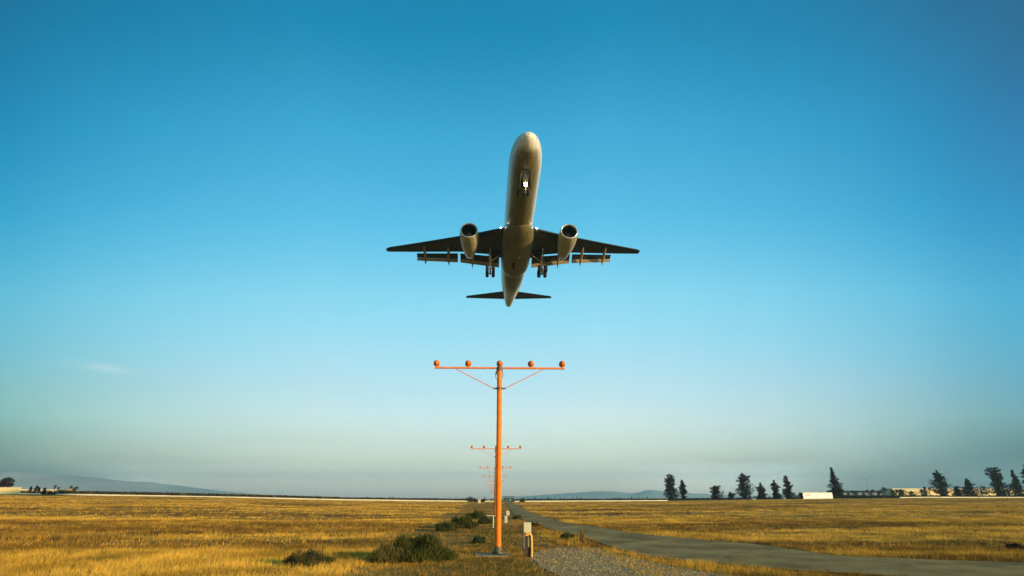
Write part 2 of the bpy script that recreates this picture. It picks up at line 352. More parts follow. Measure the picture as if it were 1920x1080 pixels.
# ------------------------------------------------------------------ approach light masts
ROWX, D1, STEP, BARZ = .134, 17.59, 30.48, CAMZ+3.955
m_or = mat('orange_paint', (.88,.165,.004), .46, var=.20, scale=7, spec=.18, bump=.08)
m_or2 = mat('faded_orange_paint', (.74,.19,.03), .55, var=.2, scale=9)
m_or3 = mat('weathered_orange_lamp', (.60,.135,.012), .5, var=.3, scale=14, spec=.2)
m_olive = mat('galvanised_fitting', (.085,.068,.02), .5, var=.3, scale=20)
m_black = mat('black_rubber', (.012,.012,.012), .6, var=.3, scale=30)
m_conc = mat('concrete', (.20,.165,.10), .9, var=.22, scale=5, spec=.2, bump=.3)
m_lens = mat('lamp_glass', (.35,.35,.33), .08, var=.1, spec=.8)
def make_mast():
    r = empty('approach_light_mast')
    MB().lathe([(.21,.093),(.23,.088),(.4,.085),(BARZ-.05,.079),(BARZ-.045,.0)], n=28).build('pole', m_or, r, auto=40)
    b = MB().lathe([(.035,.18),(.07,.18),(.072,.15),(.14,.125),(.21,.10),(.22,.10),(.22,.0)], n=20)
    for k in range(6):
        t = k*math.pi/3+.3; b.bar((.17*math.cos(t), .17*math.sin(t), .0), (.17*math.cos(t), .17*math.sin(t), .12), .014, n=6)
    b.build('base_flange', m_olive, r, auto=30)
    MB().bar((-2.10,0,BARZ), (2.10,0,BARZ), .033, n=14).build('crossbar', m_or2, r, auto=40)
    c = MB().lathe([(BARZ-.09,.088),(BARZ-.085,.096),(BARZ-.03,.096),(BARZ+.035,.085),(BARZ+.04,.0)], n=18)
    c.build('pole_cap', m_olive, r, auto=40)
    zc = BARZ-.66
    k = MB().lathe([(zc-.03,.084),(zc-.03,.094),(zc+.03,.094),(zc+.03,.084)], n=18)
    k.box(-.19,-.085,-.03,.03,zc-.022,zc+.022); k.box(.085,.19,-.03,.03,zc-.022,zc+.022)
    k.build('brace_collar', m_olive, r, auto=40)
    for s in (-1, 1):
        MB().bar((s*.17,0,zc), (s*1.39,0,BARZ-.045), .0135, n=8).build('brace', m_or2, r, auto=40)
    cb = MB().tube([(-.06,-.05,BARZ-.05),(-.115,-.06,BARZ-.12),(-.135,-.05,BARZ-.24),(-.12,-.05,BARZ-.33),(-.07,-.05,BARZ-.38)], .008)
    cb.tube([(.06,.0,BARZ-.05),(.1,.0,BARZ-.14),(.105,0,BARZ-.26),(.08,0,BARZ-.33)], .010)
    cb.box(-.125,-.085,-.075,-.02,BARZ-.22,BARZ-.10)
    cb.build('cable', m_black, r, auto=40)
    for i in range(5):
        x = (i-2)*1.016
        L = MB(); z = BARZ+.155
        L.lathe([(.10,.088),(.085,.104),(.05,.104),(.03,.098),(-.02,.094),(-.06,.078),(-.095,.05),(-.112,.022),(-.115,.0)], 'y', (x,0,z), 20)
        L.bar((x,0,BARZ+.02), (x,0,z-.075), .026, .034, n=10)
        L.bar((x,0,z-.09),(x,0,z-.065),.045,.045,n=10)
        h = L.build('lamp', m_or3, r, auto=35)
        MB().lathe([(.098,.0),(.094,.085)], 'y', (x,0,z), 20).build('lens', m_lens, h, smooth=True)
        MB().box(x-.012,x+.012,-.122,-.05,z-.04,z+.055).build('hinge_clip', m_or2, h)
    return r
proto = make_mast()
ORD = ['nearest and by far tallest','second nearest, partly behind the nearest one,','third nearest','fourth nearest','fifth nearest','sixth nearest',
       'seventh nearest','eighth nearest','ninth nearest','tenth nearest','eleventh nearest','twelfth nearest','thirteenth nearest','fourteenth nearest','fifteenth nearest']
for k in range(15):
    o = proto if k == 0 else copy_tree(proto)
    y = D1+STEP*k
    o.location = (ROWX, y, float(H(ROWX, y))*0.0 if k < 12 else 0.)
    tag(o, ('orange five-lamp mast, ' + ORD[k] + ' in the row') if k else 'tall orange airport mast with five lamps on its crossbar, nearest of the row',
        'light mast', 'orange approach light masts in one row')
pad = MB().box(-.52,.45,D1-.62,D1+.28,-.05,.02); 
tag(pad.build('concrete_pad', m_conc, bevel=.01), 'pale concrete slab under the nearest orange mast', 'concrete slab')
for k in (1, 2):
    q = tag(MB().box(-.7,1.25,D1+STEP*k-.6,D1+STEP*k+.4,-.05,.06 if k == 1 else .16).build('concrete_pad', m_conc, bevel=.01),
            'pale concrete slab in the weeds under the %s orange mast' % ('second', 'third')[k-1], 'concrete slab')

# junction posts beside the masts
m_white = mat('white_painted_metal', (.52,.45,.28), .45, var=.08, scale=4)
m_ypipe = mat('orange_conduit', (.75,.33,.06), .5, var=.2, scale=12)
m_blue = mat('blue_grey_upright', (.05,.085,.10), .5, var=.2, scale=12)
m_wood = mat('dark_stained_timber', (.05,.022,.014), .85, var=.5, scale=18, bump=.4)
m_green = mat('weathered_green_panel', (.20,.19,.06), .7, var=.35, scale=16)
q = gp(989.5, 1045)
t = tag(empty('junction_post', q), 'short post with white box on top and orange conduit, right of the nearest mast', 'junction post', 'junction posts beside the masts')
MB().box(-.105,.098,-.08,.06,.625,.86).build('junction_box', m_white, t, bevel=.006)
MB().box(-.112,.105,-.088,.066,.862,.882).build('box_lid', m_white, t, bevel=.004)
MB().box(-.055,.078,-.03,.05,-.2,.6).build('timber_post', m_wood, t, bevel=.004)
MB().box(-.06,.112,-.066,-.036,.535,.612).build('orange_bracket', m_ypipe, t, bevel=.006)
MB().tube([(-.05,-.06,.60),(0,-.065,.595),(.07,-.065,.585),(.10,-.065,.55),(.108,-.065,.4),(.108,-.065,.2),(.100,-.065,-.1)], .032, 10).build('orange_conduit', m_ypipe, t, auto=50)
MB().box(.0,.068,-.05,-.032,.25,.52).build('green_panel', m_green, t, bevel=.003)
MB().bar((-.112,-.03,.22),(-.112,-.03,.63),.027,n=12).build('blue_upright', m_blue, t, auto=40)  # blue-grey upright along the left of the post
MB().tube([(-.112,-.03,.24),(-.10,-.03,.12),(-.05,-.02,.02),(-.02,0,-.1)], .012).build('loose_cable', m_black, t, auto=50)
def small_post(u, vb, vt, wpx, label, hood=True, z0=.25):
    q = gp(u, vb); q.z = float(H(q.x, q.y)); h = at(u, vt, q.y).z-q.z; w = wpx*q.y/F*.5*.96
    t = tag(empty('junction_post', q), label, 'junction post', 'junction posts beside the masts')
    MB().box(-w,w,-.09,.09,h*z0,h).build('junction_box', m_white, t, bevel=.008)
    MB().box(-w-.012,w+.012,-.10,.10,h+.002,h+.022).build('box_lid', m_white, t)
    MB().box(-.045,.045,-.04,.04,-.1,h*z0+.01).build('timber_post', m_wood, t)
    MB().box(-w*.6,w*.6,-.1,-.092,h*(z0+.15),h*.9).build('door_panel', m_white, t)
    return t
small_post(948.5, 982.5, 968, 5, 'narrow pale cabinet on a post, low and right of the second mast', z0=.12)
small_post(952, 970, 958.3, 6, 'squat pale box on a post, farther back and right of the second mast', z0=.3)
q = gp(924.8, 989); q.z = float(H(q.x, q.y))
t = tag(empty('marker_post', q), 'thin white T shaped post left of the masts in the weeds', 'post')
hh = at(924.8, 967, q.y).z-q.z
MB().bar((0,0,-.1),(0,0,hh),.03,n=10).build('post', m_white, t, auto=40)
MB().bar((-.38,0,hh),(.12,0,hh),.025,n=10).build('cross_arm', m_white, t, auto=40)
q = gp(898.5, 943.2); q.z = float(H(q.x, q.y)); hh = at(898.5, 935.8, q.y).z-q.z; w = 2.5*q.y/F*.93
t = tag(empty('equipment_cabinet', q), 'small white equipment shelter at the far edge of the field left of the masts', 'equipment shelter')
MB().box(-w,w,-w*.7,w*.7,-.1,hh).build('cabinet_body', m_white, t, bevel=.03)
MB().box(-w-.08,w+.08,-w*.7-.08,w*.7+.08,hh+.002,hh+.09).build('roof', m_white, t)
MB().box(-w*.5,w*.5,-w*.7-.03,-w*.7-.003,.1,hh*.85).build('door', m_white, t)

# ------------------------------------------------------------------ airliner (body axes: x to its left wing, y aft, z up, origin at the nose)
m_fus = mat('fuselage_paint_with_belly_shade', (.72,.67,.55), .38, var=.05, scale=.5, coat=.25)
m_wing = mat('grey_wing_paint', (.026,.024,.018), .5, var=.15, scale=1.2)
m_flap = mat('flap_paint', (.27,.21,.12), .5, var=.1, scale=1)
def belly_shade(m, lower, z0, z1):  # dark belly carries shade in its colour; nose kept pale as if sunlit
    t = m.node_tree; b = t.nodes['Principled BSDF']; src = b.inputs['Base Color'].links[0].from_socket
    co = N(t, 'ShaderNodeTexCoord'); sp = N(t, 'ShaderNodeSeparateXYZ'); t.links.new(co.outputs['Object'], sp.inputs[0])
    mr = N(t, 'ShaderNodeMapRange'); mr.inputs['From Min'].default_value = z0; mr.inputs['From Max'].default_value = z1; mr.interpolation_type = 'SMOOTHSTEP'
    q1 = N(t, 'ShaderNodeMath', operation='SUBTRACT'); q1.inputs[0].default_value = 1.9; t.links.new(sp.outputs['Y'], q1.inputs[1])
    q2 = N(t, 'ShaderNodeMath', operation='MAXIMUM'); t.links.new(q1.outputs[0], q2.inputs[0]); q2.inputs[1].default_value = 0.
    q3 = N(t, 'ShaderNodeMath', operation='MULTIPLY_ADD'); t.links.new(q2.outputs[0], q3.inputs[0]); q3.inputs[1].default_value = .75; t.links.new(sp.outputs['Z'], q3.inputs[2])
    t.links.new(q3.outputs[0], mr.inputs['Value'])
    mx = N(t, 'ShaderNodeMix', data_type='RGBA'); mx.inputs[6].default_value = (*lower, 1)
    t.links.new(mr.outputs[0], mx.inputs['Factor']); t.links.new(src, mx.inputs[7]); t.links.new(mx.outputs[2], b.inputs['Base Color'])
def streaks(m, k):
    t = m.node_tree; b = t.nodes['Principled BSDF']; src = b.inputs['Base Color'].links[0].from_socket
    co = N(t, 'ShaderNodeTexCoord'); mp = N(t, 'ShaderNodeMapping'); mp.inputs['Scale'].default_value = (3.5, .16, 3.5); nz = N(t, 'ShaderNodeTexNoise'); nz.inputs['Scale'].default_value = 1.6; nz.inputs['Detail'].default_value = 6
    t.links.new(co.outputs['Object'], mp.inputs[0]); t.links.new(mp.outputs[0], nz.inputs['Vector'])
    rp = N(t, 'ShaderNodeValToRGB'); t.links.new(nz.outputs['Fac'], rp.inputs[0]); e = rp.color_ramp.elements
    e[0].position = .35; e[0].color = (1-k, 1-k, 1-k*1.1, 1); e[1].position = .6; e[1].color = (1, 1, 1, 1)
    sp = N(t, 'ShaderNodeSeparateXYZ'); t.links.new(co.outputs['Object'], sp.inputs[0])
    pg = N(t, 'ShaderNodeMath', operation='PINGPONG'); t.links.new(sp.outputs['Y'], pg.inputs[0]); pg.inputs[1].default_value = 1.3
    lt = N(t, 'ShaderNodeMath', operation='GREATER_THAN'); t.links.new(pg.outputs[0], lt.inputs[0]); lt.inputs[1].default_value = .022
    ad = N(t, 'ShaderNodeMath', operation='MULTIPLY_ADD'); t.links.new(lt.outputs[0], ad.inputs[0]); ad.inputs[1].default_value = .5; ad.inputs[2].default_value = .5
    m1 = N(t, 'ShaderNodeMix', data_type='RGBA', blend_type='MULTIPLY'); m1.inputs['Factor'].default_value = 1; t.links.new(src, m1.inputs[6]); t.links.new(rp.outputs[0], m1.inputs[7])
    vm = N(t, 'ShaderNodeVectorMath', operation='SCALE'); t.links.new(m1.outputs[2], vm.inputs[0]); t.links.new(ad.outputs[0], vm.inputs['Scale'])
    t.links.new(vm.outputs[0], b.inputs['Base Color'])
belly_shade(m_fus, (.185,.148,.062), -1.75, -.45); streaks(m_fus, .35)
m_nac = mat('nacelle_paint', (.48,.41,.26), .35, var=.06, scale=1, coat=.2)
m_lip = mat('bare_metal_intake_lip', (.75,.70,.58), .28, metal=.8, var=.05)
m_fan = mat('titanium_fan', (.05,.045,.04), .45, metal=.6, var=.3, scale=8)
m_dark = mat('dark_cavity', (.012,.011,.010), .8, var=.2)
m_tyre = mat('tyre_rubber', (.006,.006,.006), .9, var=.2)
m_strut = mat('gear_strut_paint', (.50,.42,.27), .4, var=.1)
m_hub = mat('wheel_hub_paint', (.35,.32,.26), .4)
m_glass = mat('cockpit_glass', (.01,.012,.015), .06, spec=.9)
m_lamp = mat('lit_landing_lamp', (.9,.9,.85), .2, emit=(1,.93,.72), estr=26)
m_tail = mat('tail_cone_metal', (.12,.075,.045), .5, var=.2)
T = Vector((3.213, 47.82, 37.31-1.347+CAMZ))
Rb = Matrix.Rotation(R(1.1817), 3, 'Z') @ Matrix.Rotation(R(-5.1877), 3, 'X') @ Matrix.Rotation(R(-.8447), 3, 'Y')
PL = tag(empty('airliner', T, Rb.to_euler()), 'twin engined jet airliner overhead on approach with wheels down and lights on', 'airliner')
# fuselage
FP = [(0,.02,-.55,.02),(.08,.26,-.54,.24),(.3,.52,-.5,.48),(.7,.82,-.42,.78),(1.3,1.13,-.31,1.1),(2.1,1.40,-.2,1.42),(3.1,1.62,-.1,1.70),(4.4,1.79,-.03,1.92),
      (6,1.87,0,2.0),(8,1.88,0,2.0),(12,1.88,0,2.0),(20,1.88,0,2.0),(28,1.88,0,2.0),(31,1.87,.02,1.98),(33.5,1.80,.14,1.87),(36,1.66,.34,1.67),
      (38.5,1.45,.56,1.42),(41,1.18,.80,1.12),(43.3,.94,.98,.88),(45.2,.72,1.08,.66),(46.2,.58,1.13,.52)]
def ring(y, w, zc, h, n=40, e=1.0):
    return [(w*math.cos(2*math.pi*i/n), y, zc+h*math.sin(2*math.pi*i/n)) for i in range(n)]
# refine by interpolation
def refine(P, m=4):
    P = np.array(P); ss = np.linspace(0, len(P)-1, (len(P)-1)*m+1); r = []
    for s_ in ss:
        i = min(int(s_), len(P)-2); f = s_-i
        p0 = P[max(i-1, 0)]; p1 = P[i]; p2 = P[i+1]; p3 = P[min(i+2, len(P)-1)]
        r.append(.5*((2*p1)+(-p0+p2)*f+(2*p0-5*p1+4*p2-p3)*f*f+(-p0+3*p1-3*p2+p3)*f**3))
    return r
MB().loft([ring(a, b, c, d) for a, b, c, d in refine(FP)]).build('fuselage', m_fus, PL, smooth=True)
fus = PL.children[-1]
MB().loft([ring(*p_) for p_ in ((46.2,.58,1.13,.52),(46.6,.52,1.15,.46),(46.95,.40,1.17,.36),(46.97,.26,1.19,.24),(46.7,.22,1.2,.2))]).build('tail_cone', m_tail, PL, auto=40)
# wing-body fairing
BF = [(14.9,.3,-1.5,.3),(15.6,1.15,-1.35,.82),(16.8,1.75,-1.2,1.20),(18.5,2.05,-1.12,1.42),(21,2.14,-1.08,1.52),(24.5,2.14,-1.08,1.54),(26.9,2.08,-1.1,1.52),(28.3,1.86,-1.15,1.40),(29.2,1.3,-1.3,1.08),(29.7,.6,-1.45,.6)]
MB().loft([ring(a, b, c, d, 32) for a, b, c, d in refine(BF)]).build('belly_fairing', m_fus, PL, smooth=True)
# wings
def LE(x): return 17.75+(x-2.2)*.528
def TE(x): return 24.75+.25*(x-2)/6 if x < 8 else 25.0+(x-8)*.245
def WZ(x): return -1.22+.100*x+.0011*x*x
AF = [(0,0),(.012,.022),(.05,.045),(.13,.065),(.3,.075),(.5,.066),(.75,.036),(1,.004),(1,-.004),(.75,-.022),(.5,-.04),(.3,-.045),(.13,-.04),(.05,-.03),(.012,-.016)]
def section(x, s, le, te, z, tk):
    c = te-le; return [(s*x, le+c*a, z+c*b*tk) for a, b in AF]
for s in (-1, 1):
    rings = []
    for x in [.6,1.2,2.2,3.5,5,6.5,8,10,12,14.4,14.5,16,17.5,18.5,18.85]:
        te = TE(x); le = LE(x)
        if x > 18.6: le += .25; te -= .05
        rings.append(section(x, s, le, te, WZ(x), 1.25 if x < 5 else 1.05 if x < 14 else .9))
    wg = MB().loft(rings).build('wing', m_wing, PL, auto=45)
    # slats drooped ahead of the leading edge
    for x0, x1 in ((2.9,5.5),(7.6,12.8),(12.9,18.2)):
        r_ = []
        for k in range(7):
            x = x0+(x1-x0)*k/6; c = .62 if x > 7 else .8; l = LE(x)-.30; z = WZ(x)-.16
            r_.append([(s*x, l+c*a, z+c*b-.0) for a, b in ((0,-.05),(.05,.08),(.3,.25),(.75,.36),(1,.38),(.8,.26),(.45,.08),(.2,-.08),(.06,-.12))])
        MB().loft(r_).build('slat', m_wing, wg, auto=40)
    # navigation light at the tip
    MB().lathe([(0,.0),(.05,.05),(.25,.06),(.3,.0)], 'y', (s*18.8, LE(18.8)+.1, WZ(18.8)), 8).build('navigation_light', m_glass, wg, smooth=True)
    # flaps hanging below and behind the trailing edge, main panel and aft tab
    for x0, x1 in ((2.35,7.95),(8.3,14.35)):
        r_ = []; r2 = []
        for k in range(7):
            x = x0+(x1-x0)*k/6; f = (x-2)/12.4
            l = TE(x)+.24-.06*f; z = WZ(x)-.17+.03*f; c = 1.25-.42*f; d1 = R(20)
            r_.append([(s*x, l+c*(a*math.cos(d1))+c*b*math.sin(d1), z-c*a*math.sin(d1)+c*b*math.cos(d1)) for a, b in AF[::1]])
            l2 = l+c*.95*math.cos(d1); z2 = z-c*.95*math.sin(d1)-.05; c2 = c*.52; d2 = R(48)
            r2.append([(s*x, l2+c2*(a*math.cos(d2))+c2*b*math.sin(d2), z2-c2*a*math.sin(d2)+c2*b*math.cos(d2)) for a, b in AF])
        fl = MB().loft(r_).build('flap', m_wing, PL, auto=45)  # wing's shadow put into the main panel's dark colour, aft tab lighter
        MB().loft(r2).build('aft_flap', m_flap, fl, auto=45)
    # the flap section behind the engine
    # flap track fairings
    for x, ln in ((6.2,4.0),(9.6,3.6),(13.05,3.1)):
        y0 = TE(x)-2.1; z0 = WZ(x)-.30
        pts = [(s*x,y0,z0+.1),(s*x,y0+.5,z0-.02),(s*x,y0+1.5,z0-.22),(s*x,y0+2.3,z0-.38),(s*x,y0+3.1,z0-.80),(s*x,y0+ln,z0-1.25)]
        MB().tube(pts, [.03,.14,.21,.21,.15,.015], 12).build('flap_track_fairing', m_flap, PL, auto=50)
streaks(m_nac, .3)
# engines
for s in (-1, 1):
    cx, cy, cz = s*6.5, 16.45, -2.02
    e = empty('engine'); e.parent = PL
    MB().lathe([(.10,1.125),(.3,1.17),(.7,1.21),(1.5,1.24),(2.5,1.22),(3.6,1.13),(4.8,.95),(5.9,.74),(6.6,.62),(6.6,.56),(5.6,.62),(4.6,.56)], 'y', (cx,cy,cz), 40).build('nacelle', m_nac, e, smooth=True)
    MB().lathe([(.32,.94),(.12,.955),(.02,1.0),(0,1.045),(.02,1.09),(.10,1.126)], 'y', (cx,cy,cz), 40).build('intake_lip', m_lip, e, smooth=True)
    MB().lathe([(.32,.94),(.8,.96),(1.35,1.04),(1.9,1.05)], 'y', (cx,cy,cz), 40).build('intake_duct', m_dark, e, smooth=True)
    fb = MB()
    for k in range(22):
        t0 = 2*math.pi*k/22
        def bp(r, t, y): return (cx+r*math.cos(t), cy+y, cz+r*math.sin(t))
        fb.add([bp(.3,t0,1.30), bp(1.03,t0-.05,1.22), bp(1.03,t0+.20,1.45), bp(.3,t0+.22,1.52)], [(0,1,2,3)])
        fb.add([bp(.3,t0,1.31), bp(1.03,t0-.05,1.23), bp(1.03,t0+.20,1.46), bp(.3,t0+.22,1.53)], [(3,2,1,0)])
    fb.build('fan', m_fan, e)
    MB().lathe([(.98,.0),(1.05,.10),(1.2,.22),(1.32,.30),(1.6,.32)], 'y', (cx,cy,cz), 20).build('fan_spinner', mat('spinner_paint', (.16,.10,.06), .4), e, smooth=True)
    MB().lathe([(4.5,.42),(6.2,.34),(7.0,.05),(7.02,.0)], 'y', (cx,cy,cz), 20).build('exhaust_cone', m_tail, e, smooth=True)
    MB().lathe([(1.88,1.05),(1.9,.0)], 'y', (cx,cy,cz), 30).build('intake_back_plate', m_dark, e)
    # pylon
    pr = []
    for y, w, z0, z1 in ((18.6,.06,-.78,-.72),(19.6,.2,-.8,-.5),(21,.26,-.85,-.42),(22.4,.24,-1.15,-.5),(23.6,.12,-1.05,-.6),(24.6,.03,-.85,-.65)):
        pr.append([(cx-w,y,z0),(cx+w,y,z0),(cx+w*.7,y,z1),(cx-w*.7,y,z1)])
    MB().loft(pr).build('pylon', m_nac, PL, auto=30)
# tail
for s in (-1, 1):
    r_ = []
    for x in (.3, 1, 3, 5, 7, 7.45, 7.6):
        le = 41.0+(x-.8)*.545+(.2 if x > 7.5 else 0); te = 44.2+(x-.8)*.20
        r_.append(section(x, s, le, te, 1.0+.12*x, .85))
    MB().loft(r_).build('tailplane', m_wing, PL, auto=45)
r_ = []
for z in (1.6, 3, 5, 7, 8.6, 9.2):
    le = 37.6+(z-1.6)*.86; te = 44.3+(z-1.6)*.33
    c = te-le; r_.append([(c*b*.8, le+c*a, z) for a, b in AF])
MB().loft(r_).build('fin', m_fus, PL, auto=45)
# cockpit windows
for s in (-1, 1):
    for k, (y0, y1, x0, x1, z0, z1) in enumerate(((1.85,2.55,.06,.62,.62,1.02),(1.95,2.75,.68,1.12,.50,.90),(2.6,3.4,1.16,1.42,.45,.84))):
        v = [(s*x0,y0-.12,z0),(s*x1,y0+.1*(k+1),z0),(s*(x1-.06),y1,z1),(s*x0,y1-.12,z1)]
        v2 = [(a*1.03, b-.03, c+.05) for a, b, c in v]
        MB().add(v+v2, [(0,1,2,3),(4,5,6,7),(0,1,5,4),(1,2,6,5),(2,3,7,6),(3,0,4,7)]).build('cockpit_window', m_glass, PL)
# cabin doors and windows along the side
# nose gear
def wheel(x, y, z, r, w, parent):
    o = MB().lathe([(-w*.5,r*.45),(-w*.5,r*.80),(-w*.36,r*.96),(-w*.15,r),(w*.15,r),(w*.36,r*.96),(w*.5,r*.80),(w*.5,r*.45)], 'x', (x,y,z), 26).build('wheel', m_tyre, parent, auto=50)
    MB().lathe([(-w*.42,.0),(-w*.44,r*.30),(-w*.49,r*.46),(w*.49,r*.46),(w*.44,r*.30),(w*.42,.0)], 'x', (x,y,z), 18).build('hub', m_hub, o, auto=40)
    return o
ng = empty('nose_gear'); ng.parent = PL
MB().bar((0,5.85,-1.7),(0,5.85,-3.0),.10,n=14).bar((0,5.85,-3.0),(0,5.85,-3.75),.065,n=12).bar((-.34,5.85,-3.75),(.34,5.85,-3.75),.055,n=10).build('strut', m_strut, ng, auto=40)
MB().bar((0,5.8,-2.9),(0,4.6,-1.85),.05,n=8).bar((.16,5.8,-2.7),(.3,4.9,-1.8),.03,n=8).bar((-.16,5.8,-2.7),(-.3,4.9,-1.8),.03,n=8).build('drag_brace', m_strut, ng, auto=40)
for s in (-1, 1): wheel(s*.24, 5.85, -3.75, .40, .24, ng)
for s in (-1, 1):
    MB().add([(s*.46,4.25,-1.86),(s*.46,6.9,-1.92),(s*.62,6.9,-2.55),(s*.62,4.35,-2.5),(s*.49,4.25,-1.86),(s*.49,6.9,-1.92),(s*.65,6.9,-2.55),(s*.65,4.35,-2.5)],
             [(0,1,2,3),(4,5,6,7),(0,1,5,4),(1,2,6,5),(2,3,7,6),(3,0,4,7)]).build('gear_door', m_fus, ng)
    h = MB().lathe([(.0,.10),(.03,.112),(.14,.10),(.2,.06),(.2,0)], 'y', (s*.085,5.62,-3.0), 18).build('landing_light', m_strut, ng, auto=40); h2_ = h
    MB().lathe([(-.012,.0),(-.010,.10)], 'y', (s*.085,5.60,-3.0), 18).build('lit_lens', m_lamp, h)
for s in (-1, 1):
    h = MB().lathe([(.0,.085),(.03,.095),(.12,.085),(.16,.03),(.16,0)], 'y', (s*.085,5.66,-2.66), 14).build('taxi_light', m_strut, ng, auto=40)
    MB().lathe([(.012,.0),(.010,.10)], 'y', (s*.085,5.63,-2.66), 16).build('lit_bulb', m_lamp, h) if False else MB().lathe([(-.012,.0),(-.010,.10)], 'y', (s*.085,5.65,-2.66), 16).build('lit_lens', m_lamp, ng)
MB().box(-.42,.42,4.2,7.0,-2.05,-1.93).build('wheel_well', m_dark, ng)
# wing root landing lights
for s in (-1, 1):
    h = MB().lathe([(0,.09),(.02,.10),(.2,.08),(.22,0)], 'y', (s*2.36,17.52,-1.0), 16).build('landing_light', m_strut, PL, auto=40)
    MB().lathe([(-.012,.0),(-.010,.085)], 'y', (s*2.36,17.52,-1.0), 16).build('lit_lens', m_lamp, h)
# main gear
for s in (-1, 1):
    x = s*3.66; y = 24.3; zc = -3.85
    g = empty('main_gear'); g.parent = PL
    MB().bar((x,y,-.8),(x,y,-2.5),.17,n=14).bar((x,y,-2.5),(x,y+.02,zc),.11,n=12).bar((x,y-.72,zc+.12),(x,y+.72,zc-.12),.12,n=12)\
        .bar((x-.6,y-.57,zc+.1),(x+.6,y-.57,zc+.1),.07,n=8).bar((x-.6,y+.57,zc-.1),(x+.6,y+.57,zc-.1),.07,n=8).build('strut', m_strut, g, auto=40)
    MB().bar((x,y,-2.4),(x-s*1.5,y-.1,-1.2),.07,n=8).bar((x,y-.05,-2.45),(x,y-1.9,-1.1),.06,n=8).bar((x,y+.12,-2.5),(x,y+.45,-3.1),.04,n=8).bar((x,y+.45,-3.1),(x,y+.12,-3.7),.04,n=8).build('side_brace', m_strut, g, auto=40)
    for a in (-1, 1):
        for b in (-1, 1): wheel(x+a*.43, y+b*.57, zc-b*.1, .55, .44, g)
    MB().box(x+s*.30-.025,x+s*.30+.025,y-.45,y+.45,-3.0,-1.15).build('leg_door', m_flap, g)
    MB().add([(s*1.75,y-.9,-2.25),(s*1.75,y+1.2,-2.25),(s*2.15,y+1.2,-3.0),(s*2.15,y-.9,-3.0),(s*1.79,y-.9,-2.25),(s*1.79,y+1.2,-2.25),(s*2.19,y+1.2,-3.0),(s*2.19,y-.9,-3.0)],
             [(0,1,2,3),(4,5,6,7),(0,1,5,4),(1,2,6,5),(2,3,7,6),(3,0,4,7)]) if False else None
    MB().box(min(x,s*2.1),max(x,s*2.1),y-.9,y+.6,-1.35,-1.27).build('wheel_well', m_dark, g)
# belly details
MB().add([(-.015,9.2,-1.98),(.015,9.2,-1.98),(.015,9.7,-1.98),(-.015,9.7,-1.98),(-.01,9.42,-2.3),(.01,9.42,-2.3),(.01,9.66,-2.3),(-.01,9.66,-2.3)],
         [(0,3,2,1),(4,5,6,7),(0,1,5,4),(1,2,6,5),(2,3,7,6),(3,0,4,7)]).build('blade_antenna', m_dark, PL)
MB().add([(-.02,30.8,-1.94),(.02,30.8,-1.94),(.02,31.3,-1.94),(-.02,31.3,-1.94),(-.01,31.0,-2.3),(.01,31.0,-2.3),(.01,31.25,-2.3),(-.01,31.25,-2.3)],
         [(0,3,2,1),(4,5,6,7),(0,1,5,4),(1,2,6,5),(2,3,7,6),(3,0,4,7)]).build('blade_antenna', m_dark, PL)
MB().box(-.75,-.55,8.0,9.3,-1.90,-1.84).build('outflow_panel', m_dark, PL)
MB().lathe([(-2.72,.0),(-2.70,.09),(-2.6,.13)], 'z', (.35,22.6,0), 12).build('beacon_light', mat('beacon_glass', (.7,.55,.2), .2), PL, smooth=True)
MB().box(-.5,-.2,24.0,25.8,-2.645,-2.60).build('drain_panel', m_dark, PL)
for s in (-1, 1): MB().bar((s*.55,18.0,-2.42),(s*.55,18.35,-2.60),.035,n=6).build('drain_mast', m_dark, PL)

# ------------------------------------------------------------------ dry grass
def tufts(name, bands, colfn, m, keep, hfn=1., seed=1):
    global rng
    rng = np.random.default_rng(seed)
    VV = []; FF = []; CC = []; base = 0
    for y0, y1, n, h, w, nb, spread in bands:
        y = np.sqrt(rng.random(n)*(y1*y1-y0*y0)+y0*y0)
        x = (rng.random(n)*2-1)*(1.06*y+3)+.03*y
        ok = keep(x, y); x = x[ok]; y = y[ok]; n = len(x)
        hh = h*(.35+.7*fbm(x*.25, y*.25, 77)+.6*fbm(x*1.1, y*1.1, 78))*(.7+.6*rng.random(n))*(hfn(x, y) if callable(hfn) else hfn)
        z = H(x, y)+relief(x, y)
        c = colfn(x, y, n)
        k = n*nb
        X = np.repeat(x, nb)+rng.normal(0, spread, k); Y = np.repeat(y, nb)+rng.normal(0, spread, k); Z = np.repeat(z, nb)-.02
        hb = np.repeat(hh, nb)*(.5+.7*rng.random(k)); a = rng.random(k)*2*math.pi
        ww = w*(.6+.8*rng.random(k))*.5
        lx = rng.normal(0, .33, k)*hb+.10*hb; ly = rng.normal(0, .33, k)*hb
        p0 = np.stack([X-ww*np.cos(a), Y-ww*np.sin(a), Z], -1); p1 = np.stack([X+ww*np.cos(a), Y+ww*np.sin(a), Z], -1)
        p2 = np.stack([X+lx, Y+ly, Z+hb], -1)
        VV.append(np.stack([p0, p1, p2], 1).reshape(-1, 3))
        FF.append(np.arange(k*3).reshape(-1, 3)+base); base += k*3
        CC.append(np.repeat(np.repeat(c, nb, 0)*(.8+.4*rng.random(k))[:, None], 3, 0))
    return mesh_obj(name, np.concatenate(VV), np.concatenate(FF), m, colors=np.concatenate(CC))
